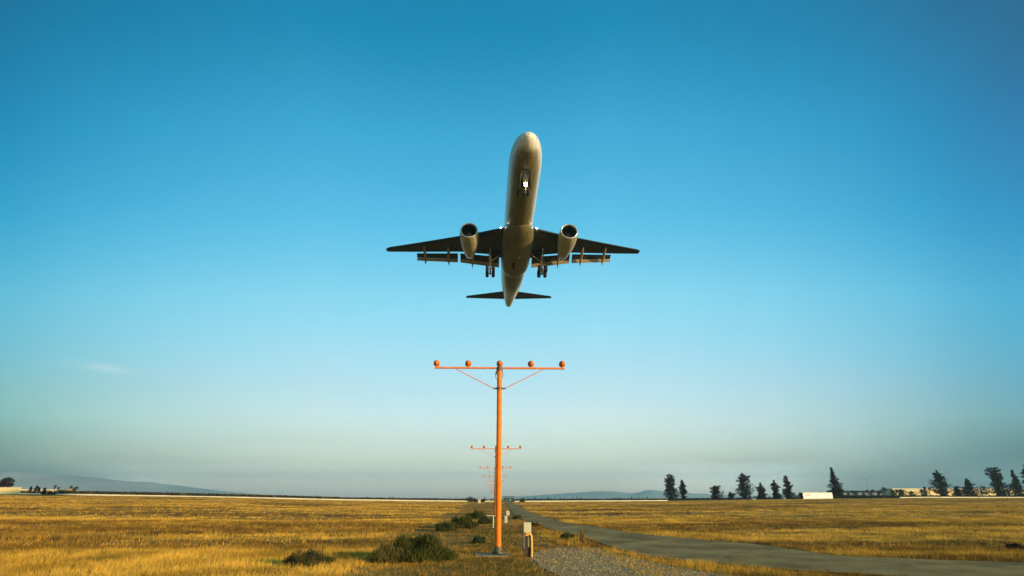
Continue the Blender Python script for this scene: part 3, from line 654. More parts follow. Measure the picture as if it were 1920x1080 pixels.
def grass_mat(name, tr=.25):
    m = mat(name, (1,1,1), .8, var=.1, scale=2, attr='tint', spec=.15)
    t = m.node_tree; b = t.nodes['Principled BSDF']; src = b.inputs['Base Color'].links[0].from_socket
    tl = N(t, 'ShaderNodeBsdfTranslucent'); mx = N(t, 'ShaderNodeMixShader'); mx.inputs[0].default_value = tr
    t.links.new(src, tl.inputs[0]); t.links.new(b.outputs[0], mx.inputs[1]); t.links.new(tl.outputs[0], mx.inputs[2])
    t.links.new(mx.outputs[0], t.nodes['Material Output'].inputs[0]); return m
m_grass = grass_mat('dry_grass')
def keep_grass(x, y):
    g = (x > gl(y)-.1) & (x < gr(y)+.1) & (y < 19.6)
    padm = (np.abs(x+.03) < .44) & (np.abs(y-(D1-.17)) < .46)
    thin = rng.random(len(x)) < np.where((strip(x, y) > .3), .62, 1.)
    return ~road_mask(x, y, .12) & ~(g & (rng.random(len(x)) < .78)) & ~padm & thin
def hgt(x, y): return np.where(strip(x, y) > .3, .55, 1.)*np.where(x > 6, .85, 1.)
tag(tufts('dry_grass', [(7.5,20,46000,.125,.010,9,.07),(20,45,62000,.135,.017,7,.09),(45,110,74000,.14,.042,5,.14),(110,192,62000,.14,.08,4,.3)],
    tint, m_grass, keep_grass, hgt, 5), 'golden dry grass covering the wide flat field', 'grass', kind='stuff')
# scattered green weeds in small low patches
m_weed = grass_mat('green_weeds', .2)
def weedcol(x, y, n):
    c = vn(x*.8, y*.8, 9)[:, None]; return (GREEN*(.55+.6*c)+BROWN*.25*(1-c))*(.7+.6*rng.random(n)[:, None])
def keep_weed(x, y):
    a = fbm(x*.22, y*.32, 61); s = strip(x, y)
    g = (x > gl(y)-.1) & (x < gr(y)+.1) & (y < 19.6)
    return ~road_mask(x, y, .05) & (a > .735-.07*s) & ~g & ~((np.abs(x) < .55) & (np.abs(y-D1) < .7))
tag(tufts('green_weeds', [(8,22,16000,.12,.011,8,.08),(22,60,34000,.14,.022,6,.12),(60,185,50000,.15,.06,4,.25)], weedcol, m_weed, keep_weed, 1., 8),
    'patches of dark green weeds scattered through the dry grass', 'weeds', kind='stuff')

# loose stones on the gravel
def stones():
    r = np.random.default_rng(3); n = 15000
    y = r.uniform(9.5, 19.8, n); x = r.uniform(.6, 8, n); ok = (x > gl(y)-.25*r.random(n)) & (x < gr(y)+.2*r.random(n)); x = x[ok]; y = y[ok]; n = len(x)
    s = .008+.019*r.random(n)**2.2; z = H(x, y)+.012
    base = np.array([(1,0,0),(-1,0,0),(0,1,0),(0,-1,0),(0,0,.8),(0,0,-.3)], float)
    a = r.random(n)*6.28; c, sn = np.cos(a), np.sin(a)
    b = base[None]*s[:, None, None]*r.uniform(.7, 1.3, (n, 6, 1))
    V = np.stack([b[..., 0]*c[:, None]-b[..., 1]*sn[:, None]+x[:, None], b[..., 0]*sn[:, None]+b[..., 1]*c[:, None]+y[:, None], b[..., 2]+z[:, None]], -1)
    F_ = np.array([(0,2,4),(2,1,4),(1,3,4),(3,0,4),(2,0,5),(1,2,5),(3,1,5),(0,3,5)])
    F_ = (F_[None]+np.arange(n)[:, None, None]*6).reshape(-1, 3)
    C = np.repeat(np.array((.50,.35,.16))*(.30+.9*r.random(n))[:, None]*(1+.15*r.normal(0, 1, (n, 3))), 6, 0)
    m = mat('pebble', (1,1,1), .9, var=.2, scale=20, attr='tint', spec=.2)
    tag(mesh_obj('pebbles', V.reshape(-1, 3), F_, m, colors=np.clip(C, .02, .9)), 'loose pale pebbles on the gravel patch beside the nearest mast', 'pebbles', kind='stuff')
stones()

# ------------------------------------------------------------------ bushes: thin stems fanning out
def bush(u, vb, vt, wpx, label, seed, dense=1., col=None, name='bush', cat='bush', group='green bushes in the weedy strip by the masts'):
    r = np.random.default_rng(seed)
    q = gp(u, vb); h = at(u, vt, q.y).z-float(H(q.x, q.y)); w = wpx*q.y/F*.5*.95
    k = int(5200*dense); 
    a = r.random(k)*2*math.pi; el_ = np.arccos(1-r.random(k)*.93); rad = .35+.68*np.sqrt(r.random(k))
    lump = .78+.32*np.sin(a*3+seed)*np.sin(el_*4+seed*2)+.12*r.random(k)
    cx = np.cos(a)*np.sin(el_)*w*rad*lump; cy = np.sin(a)*np.sin(el_)*w*.75*rad*lump; cz = np.cos(el_)*h*rad*lump*1.02
    L = h*.15*(.6+.8*r.random(k)); ww = max(.006, q.y*.0006)*(.7+.6*r.random(k))
    dx = cx/w*.6+r.normal(0, .25, k); dy = cy/w*.6+r.normal(0, .25, k); dz = .7+.5*r.random(k)
    n = np.sqrt(dx*dx+dy*dy+dz*dz); t = r.random(k)*math.pi
    p0 = np.stack([cx-ww*np.cos(t), cy-ww*np.sin(t), cz-L*.3], -1); p1 = np.stack([cx+ww*np.cos(t), cy+ww*np.sin(t), cz-L*.3], -1)
    p2 = np.stack([cx+dx/n*L, cy+dy/n*L, cz+dz/n*L], -1)
    V = np.stack([p0, p1, p2], 1).reshape(-1, 3); V[:, 2] = np.maximum(V[:, 2], -.05)
    c = (np.array(col) if col is not None else GREEN)*(.55+.7*r.random(k))[:, None]+BROWN*.25*(r.random(k) > .7)[:, None]
    t_ = tag(empty(name, (q.x, q.y, float(H(q.x, q.y)))), label, cat, group)
    mesh_obj('foliage', V, np.arange(k*3).reshape(-1, 3), m_weed, t_, colors=np.repeat(c, 3, 0))
    sb = MB()
    for i in range(9):
        aa = i*2.4; sb.tube([(0,0,-.05),(math.cos(aa)*w*.25,math.sin(aa)*w*.2,h*.35),(math.cos(aa)*w*.5,math.sin(aa)*w*.4,h*.7)], [.012,.009,.004], 5)
    sb.build('stems', m_wood, t_)
    return t_
bush(787, 1052, 1003, 112, 'large rounded green bush at the bottom edge left of the nearest mast', 1, 2.6)
bush(723, 1056, 1022, 60, 'low brownish green bush against the left flank of the large rounded bush', 2, 1.2, (.12,.10,.025))
bush(576, 1062, 1033, 90, 'low dark weedy bush at the bottom edge, farthest left of the bushes', 3, 1.4, (.07,.065,.02))
bush(898, 1020, 1006, 28, 'small very dark green bush just left of the nearest mast', 4, .9, (.04,.07,.02))
bush(895, 974, 959, 42, 'dark mounded bush behind the green mounds left of the masts', 5, 1., (.06,.085,.02))
bush(866, 990, 970, 56, 'broad green mound of weeds, middle of the strip left of the masts', 6, 1.3)
bush(835, 996, 979, 40, 'green mound at the left end of the weedy strip', 7, 1.)
bush(908, 982, 970, 30, 'small dark bush beside the white T shaped post', 8, .7, (.05,.06,.02))
bush(970, 973, 966, 18, 'small dark tuft between the squat pale box and the road', 9, .4, (.07,.07,.02), group='dark tufts along the road')
bush(1064, 1012, 1000, 30, 'dark green tuft on the near verge of the road bend', 10, .8, (.06,.07,.02), group='dark tufts along the road')
bush(1002, 987, 980, 24, 'flat dark tuft beside the road above the nearest junction post', 11, .5, (.06,.06,.02), group='dark tufts along the road')
bush(1905, 1030, 1018, 34, 'dark weed clump in the golden grass at the right edge', 12, .6, (.05,.05,.02), group='dark tufts in the right field')
bush(1092, 1018, 994, 10, 'thin tall dry weed stalk at the bend of the road', 13, .12, (.30,.18,.05), name='dry_weed', cat='weed', group='dark tufts along the road')

# ------------------------------------------------------------------ low walls at the far edge of the field
m_cream = mat('cream_render', (.78,.56,.24), .85, var=.08, scale=.4)  # cream is the render's own even colour
m_kerb = mat('pale_concrete_wall', (.72,.62,.40), .9, var=.15, scale=.3)
def low_wall(u0, u1, label, h=.36, n=40, y=EY+1.5, du=None):
    v = []; f = []
    for i in range(n+1):
        u = u0+(u1-u0)*i/n; ve = np.interp(u, [e[0] for e in EDGE], [e[1] for e in EDGE])
        p = at(u, ve, y); z = float(H(p.x, y))
        v += [(p.x, y, z-.5), (p.x, y, z+h), (p.x, y+.35, z+h), (p.x, y+.35, z-.5)]
    for i in range(n):
        for k in range(4): f.append((i*4+k, i*4+(k+1) % 4, i*4+4+(k+1) % 4, i*4+4+k))
    f += [(0,1,2,3), (n*4+3,n*4+2,n*4+1,n*4)]
    return tag(mesh_obj('low_wall', v, f, m_kerb), label, 'low wall')
low_wall(30, 77, 'short pale low wall at far left, running up to the cream end wall')
low_wall(104, 886, 'long thin pale low wall along the far edge of the left field', n=90)
low_wall(909, 930, 'short bit of pale low wall beside the white equipment shelter')
low_wall(965, 1252, 'thin pale low wall behind the right field, beyond the road')
low_wall(1688, 1960, 'pale low wall in front of the long cream building', .33)

def boxat(name, u0, u1, vt, vb, y, depth, m, label, cat, parts=True, group=None, bevel=.05, skew=0):
    a = at(u0, vb, y); b = at(u1, vb, y); zt = at((u0+u1)/2, vt, y).z; zb = min(a.z, b.z)-1.
    t = tag(empty(name, ((a.x+b.x)/2, y, 0)), label, cat, group); w = (b.x-a.x)/2
    MB().box(-w, w, 0, depth, zb, zt).build('wall', m, t)
    return t, w, zb+1., zt
# left end wall, cream
t, w, zb, zt = boxat('end_wall', -60, 33, 914.3, 929, EY-4, .6, m_cream, 'cream painted block building end at the far left edge, topped by a dark tree', 'building')
MB().box(-w-.1, w+.1, -.12, .72, zt+.003, zt+.12).build('coping', m_kerb, t)
for k in range(9): MB().box(-w+1+k*3.2, -w+1.06+k*3.2, -.03, -.003, zb, zt-.2).build('panel_joint', m_kerb, t)
t, w, zb, zt = boxat('long_shed', 34, 100, 918.8, 925, 290, 5, m_cream, 'long low cream shed behind the small conifers at far left', 'shed')
MB().box(-w-.4, w+.4, -.5, 5.5, zt+.003, zt+.35).build('roof', m_kerb, t)
m_slate = mat('slate_blue_cladding', (.020,.026,.030), .9, var=.2, scale=.3, spec=.1)
t, w, zb, zt = boxat('house', 107, 121, 919.2, 925, 250, 6.4, m_slate, 'dark low house between the two groups of palms at left', 'house')
m_roof = mat('ochre_roof', (.45,.33,.10), .7, var=.2)
MB().add([(-w-.4,-.5,zt),(w+.4,-.5,zt),(w+.4,6.8,zt),(-w-.4,6.8,zt),(-w*.6,3.2,zt+.65),(w*.9,3.2,zt+.65)], [(0,1,5,4),(1,2,5),(2,3,4,5),(3,0,4),(0,3,2,1)]).build('roof', m_roof, t)
# white trailer on the right with faint orange lettering-like marks
m_trailer = mat('white_trailer_side', (.80,.76,.66), .5, var=.05, scale=.5)
m_tired = mat('trailer_orange_mark', (.75,.25,.10), .6)
t, w, zb, zt = boxat('trailer', 1507, 1562.5, 923.7, 936.2, EY+6, 2.6, m_trailer, 'long white semi trailer parked behind the right field', 'trailer')
MB().box(-w-.05, w+.05, -.05, 2.65, zt+.003, zt+.07).build('top_rail', m_kerb, t)
o = MB()
x = -w+.8
for k, (dw, hh) in enumerate(((.29,.34),(.21,.28),(.25,.34),(.18,.28),(.24,.31),(.21,.28))):
    o.box(x, x+dw, -.02, -.004, zt-.80+.03*(k % 2), zt-.80+hh*.62); x += dw+.06
o.box(-w+.8, x, -.02, -.004, zt-.88, zt-.84)
o.build('orange_marking', m_tired, t)
for k in range(2): MB().lathe([(-.12,.0),(-.12,.5),(.12,.5),(.12,.0)], 'y', (w-1.6-1.2*k, .3, zb-.40), 16).build('wheel', m_tyre, t)
MB().box(-w, -w+.06, .05, 2.55, zb, zt-.05).build('shaded_rear_door', m_slate, t)  # shade on the white trailer's end put into a slate colour
# dark slate warehouse and the long cream building
t, w, zb, zt = boxat('warehouse', 1572, 1682, 921.4, 932, 380, 12, m_slate, 'long low slate blue warehouse behind the palms at right', 'warehouse')
MB().box(-w-.3, w+.3, -.3, 12.2, zt+.003, zt+.5).build('roof', m_slate, t)
for k in range(7): MB().box(-w+3+k*(2*w-9)/6, -w+5.8+k*(2*w-9)/6, -.15, -.005, zb, zb+2.8).build('dock_door', mat('dock_door_grey', (.12,.14,.15), .6) if k == 0 else bpy.data.materials['dock_door_grey'], t)
t, w, zb, zt = boxat('cream_building', 1677, 2010, 917.6, 932, 290, 9, m_cream, 'long cream commercial building behind the trees at far right', 'building')
MB().box(-w-.25, w+.25, -.25, 9.2, zt+.003, zt+.4).build('parapet', m_kerb, t)
m_shade = mat('brown_window_glass', (.10,.065,.03), .15, spec=.7)
k = 0; x = -w+4
while x < w-5:
    ww = (2.4, 1.4, 2.8, 1.8)[k % 4]
    MB().box(x, x+ww, -.08, -.006, zb+1.0, zt-2.3-.3*(k % 2)).build('window_band', m_shade, t)
    if k % 3 == 1: MB().box(x+ww+.5, x+ww+1.3, -.45, -.01, zb-.5, zt-.2).build('pilaster', m_kerb, t)
    x += ww+(6, 10, 8)[k % 3]; k += 1
# far hangar on the axis of the road, hazy, and pale domes
m_hang = mat('hangar_blue_cladding', (.20,.27,.30), .6, var=.1, scale=.1)
m_wtank = mat('white_tank', (.8,.78,.7), .5)
t, w, zb, zt = boxat('hangar', 943.5, 965.3, 931.4, 937.2, 950, 30, m_hang, 'large flat roofed blue grey hangar in the haze at the end of the road', 'hangar')
MB().box(-w-.5, w+.5, -.6, 30.5, zt+.01, zt+.7).build('roof', m_slate, t)
for k in range(3): MB().box(-w+1.6+k*5.6, -w+6.2+k*5.6, -.3, -.02, zb, zb+3.2).build('hangar_door', m_slate, t)
def dome(u, v, wpx, y, label, m=m_wtank):
    p = at(u, v, y); r = wpx*y/F*.5
    zb = p.z-r*.6
    o = MB().lathe([(zb-2-p.z, r),(zb-p.z, r),(zb-p.z+r*.35, r*.85),(zb-p.z+r*.6, r*.5),(zb-p.z+r*.7, .01)], 'z', (0,0,0), 18).build('storage_dome', m, None, smooth=True, loc=p)
    return tag(o, label, 'dome')
dome(956.3, 936.6, 3.4, 640, 'small white dome in front of the hazy hangar')
dome(980.4, 937.3, 3.4, 520, 'small pinkish white dome right of the hangar', mat('pink_tank', (.75,.6,.52), .5))
t, w, zb, zt = boxat('airport_building', 1126, 1149, 939.0, 941, 620, 10, m_cream, 'tiny low cream building with a raised tank on the far right horizon', 'building')
MB().box(-w*.2, w*.5, 1, 6, zt+.01, zt+1.0).build('upper_storey', m_cream, t)
p = at(1139.5, 936.6, 640); 
o = tag(MB().lathe([(-4.,.5),(-.9,.5),(-.8,2.1),(.5,2.1),(.9,.6),(1.0,.0)], 'z', (0,0,0), 16).build('water_tank', m_wtank, None, auto=40, loc=p), 'tiny white water tank raised over the low cream building on the horizon', 'water tank')
t, w, zb, zt = boxat('shed', 1305, 1312.5, 936.2, 939, 360, 6, m_wtank, 'tiny bright shed between the tall pine pair and the round tree', 'shed')
t, w, zb, zt = boxat('shed', 1376, 1380, 935.6, 938.5, 300, 4, m_wtank, 'tiny white shed under the small tree left of the tallest pine', 'shed')
t, w, zb, zt = boxat('shed', 1411, 1418, 934.6, 938.5, 222, 3, mat('pale_green_shed', (.62,.66,.35), .7), 'tiny pale green shed just right of the biggest pine', 'shed')
t, w, zb, zt = boxat('shed', 913, 918.4, 937.6, 940.2, 520, 5, m_cream, 'tiny cream shed just left of the masts on the horizon', 'shed')
o = boxat('shed', 1470.4, 1473.2, 932.4, 935.2, 215, 2, m_wtank, 'tiny white box at the foot of the pine left of the trailer', 'shed')

# ------------------------------------------------------------------ trees
m_bark = mat('bark', (.07,.045,.03), .9, var=.3, scale=3)
m_pine = mat('dark_pine_foliage', (1,1,1), .85, var=.15, scale=.5, attr='tint', spec=.1)
def leaves(P, S, col, r, size, per=26, flat=.7):
    """small leaf faces gathered in clumps: P centres, S radii"""
    n = len(P); k = n*per
    c = np.repeat(P, per, 0); s = np.repeat(S, per)
    d = r.normal(0, 1, (k, 3)); d /= np.linalg.norm(d, axis=1)[:, None]; d *= (r.random(k)**.4)[:, None]; d[:, 2] *= flat
    c = c+d*s[:, None]
    a = r.normal(0, 1, (k, 3)); a /= np.linalg.norm(a, axis=1)[:, None]
    b = np.cross(a, r.normal(0, 1, (k, 3))); b /= np.linalg.norm(b, axis=1)[:, None]
    z = size*(.6+.8*r.random(k))[:, None]
    V = np.stack([c-a*z*.5, c+b*z*.45, c+a*z*.7, c-b*z*.45], 1).reshape(-1, 3)
    t = np.repeat(.45+1.3*r.random(n)**1.6, per)*(.6+.8*r.random(k))
    C = np.repeat(np.array(col)*t[:, None], 4, 0)
    return V, np.arange(k*4).reshape(-1, 4), C
PCOL = (.026,.014,.004)
def pine(h, prof, seed, lean=0., bare=.08, size=.23, col=PCOL, levels=None, per=38):
    """prof: half widths (left, right) from top to foot; returns trunk MB and crown arrays"""
    r = np.random.default_rng(seed); prof = np.array(prof, float)
    tb = MB(); pts = [(lean*h*k/8+r.normal(0, .01)*h*(k > 0)*.4, r.normal(0, .004)*h, h*.97*k/8-(.3 if k == 0 else 0)) for k in range(9)]
    tb.tube(pts, [h*.022*(1-.85*k/8) for k in range(9)], 7)
    P = []; S = []
    L = levels or max(9, int(h*1.9))
    for i in range(L):
        f = (i+.5)/L; z = h*(1-f*(1-bare)); x0 = np.interp(z, [p[2] for p in pts], [p[0] for p in pts])
        wl = np.interp(f, np.linspace(0, 1, len(prof)), prof[:, 0]); wr = np.interp(f, np.linspace(0, 1, len(prof)), prof[:, 1])
        nb = 4 if f > .15 else 2
        a0 = r.random()*6.28
        for b in range(nb):
            a = a0+b*2*math.pi/nb+r.normal(0, .3); ca = math.cos(a)
            w = (wr if ca > 0 else wl)*abs(ca)+(wl+wr)/2*abs(math.sin(a)); w *= r.uniform(.55, 1.12)
            dz = w*r.uniform(.1, .45)
            e = (x0+ca*w, math.sin(a)*w, z+dz)
            tb.tube([(x0, 0, z-.1*w), ((x0+e[0])/2, e[1]/2, z+dz*.3), e], [h*.006, h*.004, h*.0015], 4)
            for q in ((.35,.6) if w < .09*h else (.3,.55,.78,)):
                P.append((x0+ca*w*q+r.normal(0, .04)*w, math.sin(a)*w*q, z+dz*q)); S.append(max(.30, w*.36)*r.uniform(.75, 1.2))
            P.append(e); S.append(max(.26, w*.30)*r.uniform(.8, 1.3))
    P.append((pts[-1][0], 0, h*.985)); S.append(h*.022)
    return tb, leaves(np.array(P), np.array(S), col, r, size, per)
def place_tree(name, tb, lv, loc, label, cat='tree', group=None, bark=m_bark):
    t = tag(empty(name, loc), label, cat, group)
    tb.build('trunk', bark, t)
    mesh_obj('crown', lv[0], lv[1], m_pine, t, colors=lv[2])
    return t
def pine_at(u, vt, vb, y, prof, seed, label, ub=None, name='pine_tree', **kw):
    """u: foot pixel; prof in photo pixels either side"""
    p = at(u, vb, y); zg = float(H(p.x, y)); h = at(u, vt, y).z-zg
    s = y/F/1.0*1.02; k_ = 1/ (1+((u-960)/F)**2)**.0
    pr = [(a*s*.94, b*s*.94) for a, b in prof]
    tb, lv = pine(h, pr, seed, **kw)
    return place_tree(name, tb, lv, (p.x, y, zg), label, 'pine tree' if name == 'pine_tree' else 'tree', 'tall dark trees behind the right field')
YT = EY+34
pine_at(1259, 889, 938, YT, [(2,3),(5,6),(7,8),(8,8),(8,7),(7,8),(6,15),(6,14),(2,8)], 1, 'tall narrow pine with a branch sticking out right, left of the pair', bare=.03)
pine_at(1282, 900, 938, YT+4, [(.5,.5),(1,2),(3,4),(4,5),(5,6),(5,6),(3,6),(2,3)], 2, 'slim pointed pine right beside the tall narrow one with the side branch', bare=.05)
pine_at(1343, 911, 937.5, YT+2, [(2,3),(6,6),(7,8),(6,9),(7,10),(7,12),(5,9)], 3, 'small round topped dark tree standing alone between the pairs of pines', name='dark_tree', bare=.05)
pine_at(1371, 923.5, 937.5, YT+40, [(1,2),(3,4),(4,5),(4,6),(2,3)], 4, 'smallest dark tree, half hidden left of the biggest pine', name='dark_tree', bare=.12, levels=6)
pine_at(1398, 887, 936.8, YT, [(2,2),(4,6),(7,9),(6,11),(7,12),(9,12),(11,14),(12,15),(8,14),(2,6)], 5, 'biggest pine, broad ragged crown, centre of the right row', bare=.04)
pine_at(1429.5, 904.5, 936.3, YT+3, [(.5,.5),(1,2),(4,5),(7,7),(7,8),(8,8),(7,8)], 6, 'medium cone shaped pine next right of the biggest pine', bare=.02)
pine_at(1456.5, 900, 935.8, YT+5, [(1,1),(2,2),(4,5),(6,6),(5,6),(4,5),(3,8),(3,9)], 7, 'ragged see-through pine, second right of the biggest pine', bare=.04)
pine_at(1480, 891.5, 935.5, YT, [(1,1),(3,2),(3,5),(5,6),(6,7),(6,8),(6,10),(5,10)], 8, 'tall narrow pine just left of the white trailer', bare=.02)
pine_at(1569.5, 876.5, 935, YT-20, [(1,1),(1,3),(2,4),(4,5),(4,8),(6,11),(7,11),(7,12),(3,12)], 9, 'tallest pointed pine, rising at the right end of the white trailer', bare=.03)
pine_at(1768.5, 882, 932.5, YT, [(1,2),(4,4),(6,6),(6,9),(9,10),(10,13),(12,15),(12,13),(1,3)], 10, 'big full cone shaped pine before the left part of the cream building', bare=.05)
pine_at(1798, 912, 932.5, YT+3, [(1,1),(4,3),(6,5),(7,7),(7,8)], 11, 'small dark conical tree, right of the big full pine', name='dark_tree', bare=.03, levels=9)
pine_at(1821.5, 897.5, 932.5, YT, [(1,1),(3,4),(4,7),(5,8),(8,9),(9,12),(7,11)], 12, 'medium leaning pine in the middle of the cream building', bare=.04)
pine_at(1878, 877, 932.8, YT-10, [(2,3),(7,8),(9,9),(10,10),(9,9),(8,11),(9,15),(9,17),(7,15)], 13, 'tall ragged pine with gaps in its top, third from the right edge', bare=.03)
pine_at(1913, 881, 933.2, YT-5, [(.5,.5),(2,2),(3,4),(5,5),(6,7),(7,9),(7,11),(6,11)], 14, 'slim leaning pine, second from the right edge', bare=.04)
pine_at(1941, 872, 933.5, YT-15, [(2,2),(4,3),(7,7),(8,9),(7,9),(7,10),(9,13),(9,13)], 15, 'pine cut off by the right edge of the picture', bare=.04)
BCOL = (.060,.045,.014)
pine_at(1811, 914, 932.5, YT+22, [(5,5),(7,7),(8,8),(8,8),(5,5)], 16, 'olive green bushy tree squeezed behind the medium leaning pine', name='bushy_tree', bare=.1, col=BCOL, levels=8, per=11)
pine_at(1850, 914, 932.5, YT+20, [(6,6),(9,9),(10,10),(8,8),(4,4)], 17, 'round topped brownish tree with a split trunk before the cream building', name='bushy_tree', bare=.3, col=BCOL, levels=8, per=11)
pine_at(1893, 917, 933, YT+24, [(4,4),(6,6),(7,7),(6,6)], 18, 'small olive tree between the two tall pines at far right', name='bushy_tree', bare=.2, col=BCOL, levels=7, per=11)
pine_at(1711, 922, 933, YT+10, [(6,6),(9,9),(9,9),(8,8)], 19, 'low wide dark shrub before the left end of the cream building', name='bushy_tree', bare=.0, col=PCOL, levels=6, per=11)
pine_at(1735, 918, 933, YT+12, [(4,4),(7,7),(7,7),(5,5)], 20, 'thin leafy tree against the cream wall left of the big full pine', name='bushy_tree', bare=.1, col=BCOL, levels=7, per=11)
pine_at(1677, 919, 933.5, YT+30, [(2,2),(4,4),(5,5),(5,5)], 21, 'small dark tree hiding the left corner of the cream building', name='bushy_tree', bare=.0, col=PCOL, levels=7, per=11)
pine_at(1692, 920, 933.5, YT+10, [(4,4),(5,5),(5,5),(3,3)], 22, 'loose brownish tree before the left end wall of the cream building', name='bushy_tree', bare=.1, col=BCOL, levels=7, per=11)
# left edge tree
def lefttree():
    y = EY+16; p = at(-4, 915, y); zg = float(H(p.x, y)); h = at(-4, 893.5, y).z-zg; s = y/F*.96
    r = np.random.default_rng(31)
    tb = MB().tube([(0,0,-.3),(.1,0,h*.4),(.6,0,h*.8)], [.25,.2,.08], 8)
    P = []; S = []
    for u, v, rr in ((8,905,7),(14,900,6),(18,897,5),(20,902,5),(2,908,8),(14,908,7),(20,910,4.5),(-6,906,9),(-14,909,9),(21,907,3.5),(10,911,7),(5,902,5),(0,912,8)):
        q = at(u, v, y)
        for k in range(3):
            P.append((q.x-p.x+r.normal(0,.4), r.normal(0,.9), q.z-zg+r.normal(0,.2))); S.append(rr*s*.75)
        tb.tube([(.1,0,h*.35),(q.x-p.x,0,q.z-zg)], [.12,.03], 5)
    place_tree('dark_tree', tb, leaves(np.array(P), np.array(S), PCOL, r, .25, 70, .95), (p.x, y, zg), 'large dark round tree over the cream end wall at the far left edge', 'tree')
lefttree()

# palms
def palm(h, cr, seed):
    r = np.random.default_rng(seed); tb = MB().tube([(0,0,-.2),(r.normal(0,.2),0,h*.5),(r.normal(0,.3),0,h-cr*.4)], [.2,.16,.13], 7)
    top = Vector(tb.v[-1]); V = []; Fc = []; C = []
    for i in range(46):
        a = r.random()*6.28; e = r.uniform(-1.0, 1.3); L = cr*r.uniform(.8, 1.15)
        for j in range(5):
            t0, t1 = j/5, (j+1)/5
            def pt(t): return np.array([math.cos(a)*math.cos(e)*L*t, math.sin(a)*math.cos(e)*L*t, math.sin(e)*L*t-L*.55*t*t])+np.array(top)
            w = .22*cr*(1-t0*.6)*.5; sx, sy = -math.sin(a)*w, math.cos(a)*w
            p, q = pt(t0), pt(t1); b = len(V)
            V += [p+(sx,sy,-.08*cr), p, q, q+(sx,sy,-.10*cr), p+(-sx,-sy,-.08*cr), q+(-sx,-sy,-.10*cr)]
            Fc += [(b,b+1,b+2,b+3), (b+1,b+4,b+5,b+2)]; C += [np.array((.045,.038,.018))*(.7+.6*r.random())]*6
    return tb, (np.array(V), np.array(Fc), np.array(C))
PG = 'small palms beyond the fields'
for k, (u, vt, vb, cr, y, lb) in enumerate([(1661,913.5,933.5,5,YT+36,'tallest palm before the slate blue warehouse'),(1630,918,933.5,4,YT+42,'dark palm left of the tallest palm, next to the lamp post foot'),
      (1640.5,918,933.5,3.5,YT+37,'narrow reddish palm right of the lamp post foot'),(1650,918.5,933.5,4,YT+39,'palm standing just left of the tallest palm'),
      (1683,917,933.5,4,YT+20,'palm overlapping the left end of the cream building roof'),(1690.5,916,933.5,4,YT+24,'palm just left of the bare part of the cream building'),
      (1738.5,912.5,933.5,3.6,YT+16,'slim palm rising over the cream roof left of the big full pine'),(1746,914.5,933.5,2.8,YT+40,'tiny palm top just left of the big full pine'),
      (1600,919.5,934,4,YT+48,'left palm of the pair before the warehouse'),(1608,920.8,934,3.6,YT+48,'right palm of the pair before the warehouse'),
      (100.5,909.8,926.5,3.2,YT+20,'slim palm, left one of the near pair at far left'),(105.5,912.8,926.5,3.,YT+20,'slim palm, right one of the near pair at far left'),
      (129,910.5,927,3.2,YT+30,'left palm of the flat topped group at left'),(134.5,913.5,927,3.4,YT+30,'middle palm of the flat topped group at left'),(139.5,912,927,3.2,YT+30,'right palm of the flat topped group at left')]):
    p = at(u, vb, y); zg = float(H(p.x, y)); h = at(u, vt, y).z-zg; s = y/F
    tb, lv = palm(h, cr*s*1.05, 60+k)
    place_tree('palm_tree', tb, lv, (p.x, y, zg), lb, 'palm tree', PG)
# small conifers at far left
for k, (u, vt, vb, w, lb) in enumerate([(55,912,925.5,4,'small conifer, leftmost of the little group by the cream shed'),(65.5,910.5,925.5,5,'small conifer, tallest of the little group by the cream shed'),
      (71,914,925.5,3,'tiny conifer leaning against the tallest of the little group'),(80.5,915,929,3.5,'small dark conifer standing in the gap of the low wall')]):
    y = YT-5 if k < 3 else EY-2
    p = at(u, vb, y); zg = float(H(p.x, y)); h = at(u, vt, y).z-zg; s = y/F
    tb, lv = pine(h, [(.1*w*s*.5,)*2,(w*s*.25,)*2,(w*s*.4,)*2,(w*s*.5,)*2,(w*s*.5,)*2], 90+k, size=.2, per=14, bare=.05, levels=7)
    place_tree('small_conifer', tb, lv, (p.x, y, zg), lb, 'conifer', 'little conifers at far left')
q = at(90, 928, EY-1); 
r_ = np.random.default_rng(5)
tb = MB().tube([(0,0,-.3),(0,0,1)], [.1,.05], 6)
place_tree('bush', tb, leaves(np.stack([r_.normal(0,1.1,14), r_.normal(0,.5,14), .6+r_.normal(0,.22,14)], -1), np.full(14,.5), (.05,.04,.018), r_, .25, 30), (q.x, EY-1, float(H(q.x, EY-1))), 'dark round bush in the gap of the low wall at far left', 'bush')
for k, (u, v, lb) in enumerate([(882.5, 941.5,'dark bush in front of the far low wall, left of the white shelter'),(893,942.5,'dark bush touching the left side of the white equipment shelter'),
        (904.5,942.5,'dark bush touching the right side of the white equipment shelter'),(979,942.6,'dark bush at the far end of the road, before the right low wall')]):
    y = EY-9; q = at(u, v, y); tb = MB().tube([(0,0,-.3),(0,0,1)], [.1,.05], 6)
    r_ = np.random.default_rng(50+k); n = 16
    place_tree('bush', tb, leaves(np.stack([r_.normal(0,.5,n), r_.normal(0,.4,n), .5+r_.normal(0,.25,n)], -1), np.full(n,.36), (.045,.045,.018), r_, .22, 26), (q.x, y, float(H(q.x, y))), lb, 'bush', 'dark bushes at the far edge of the field')

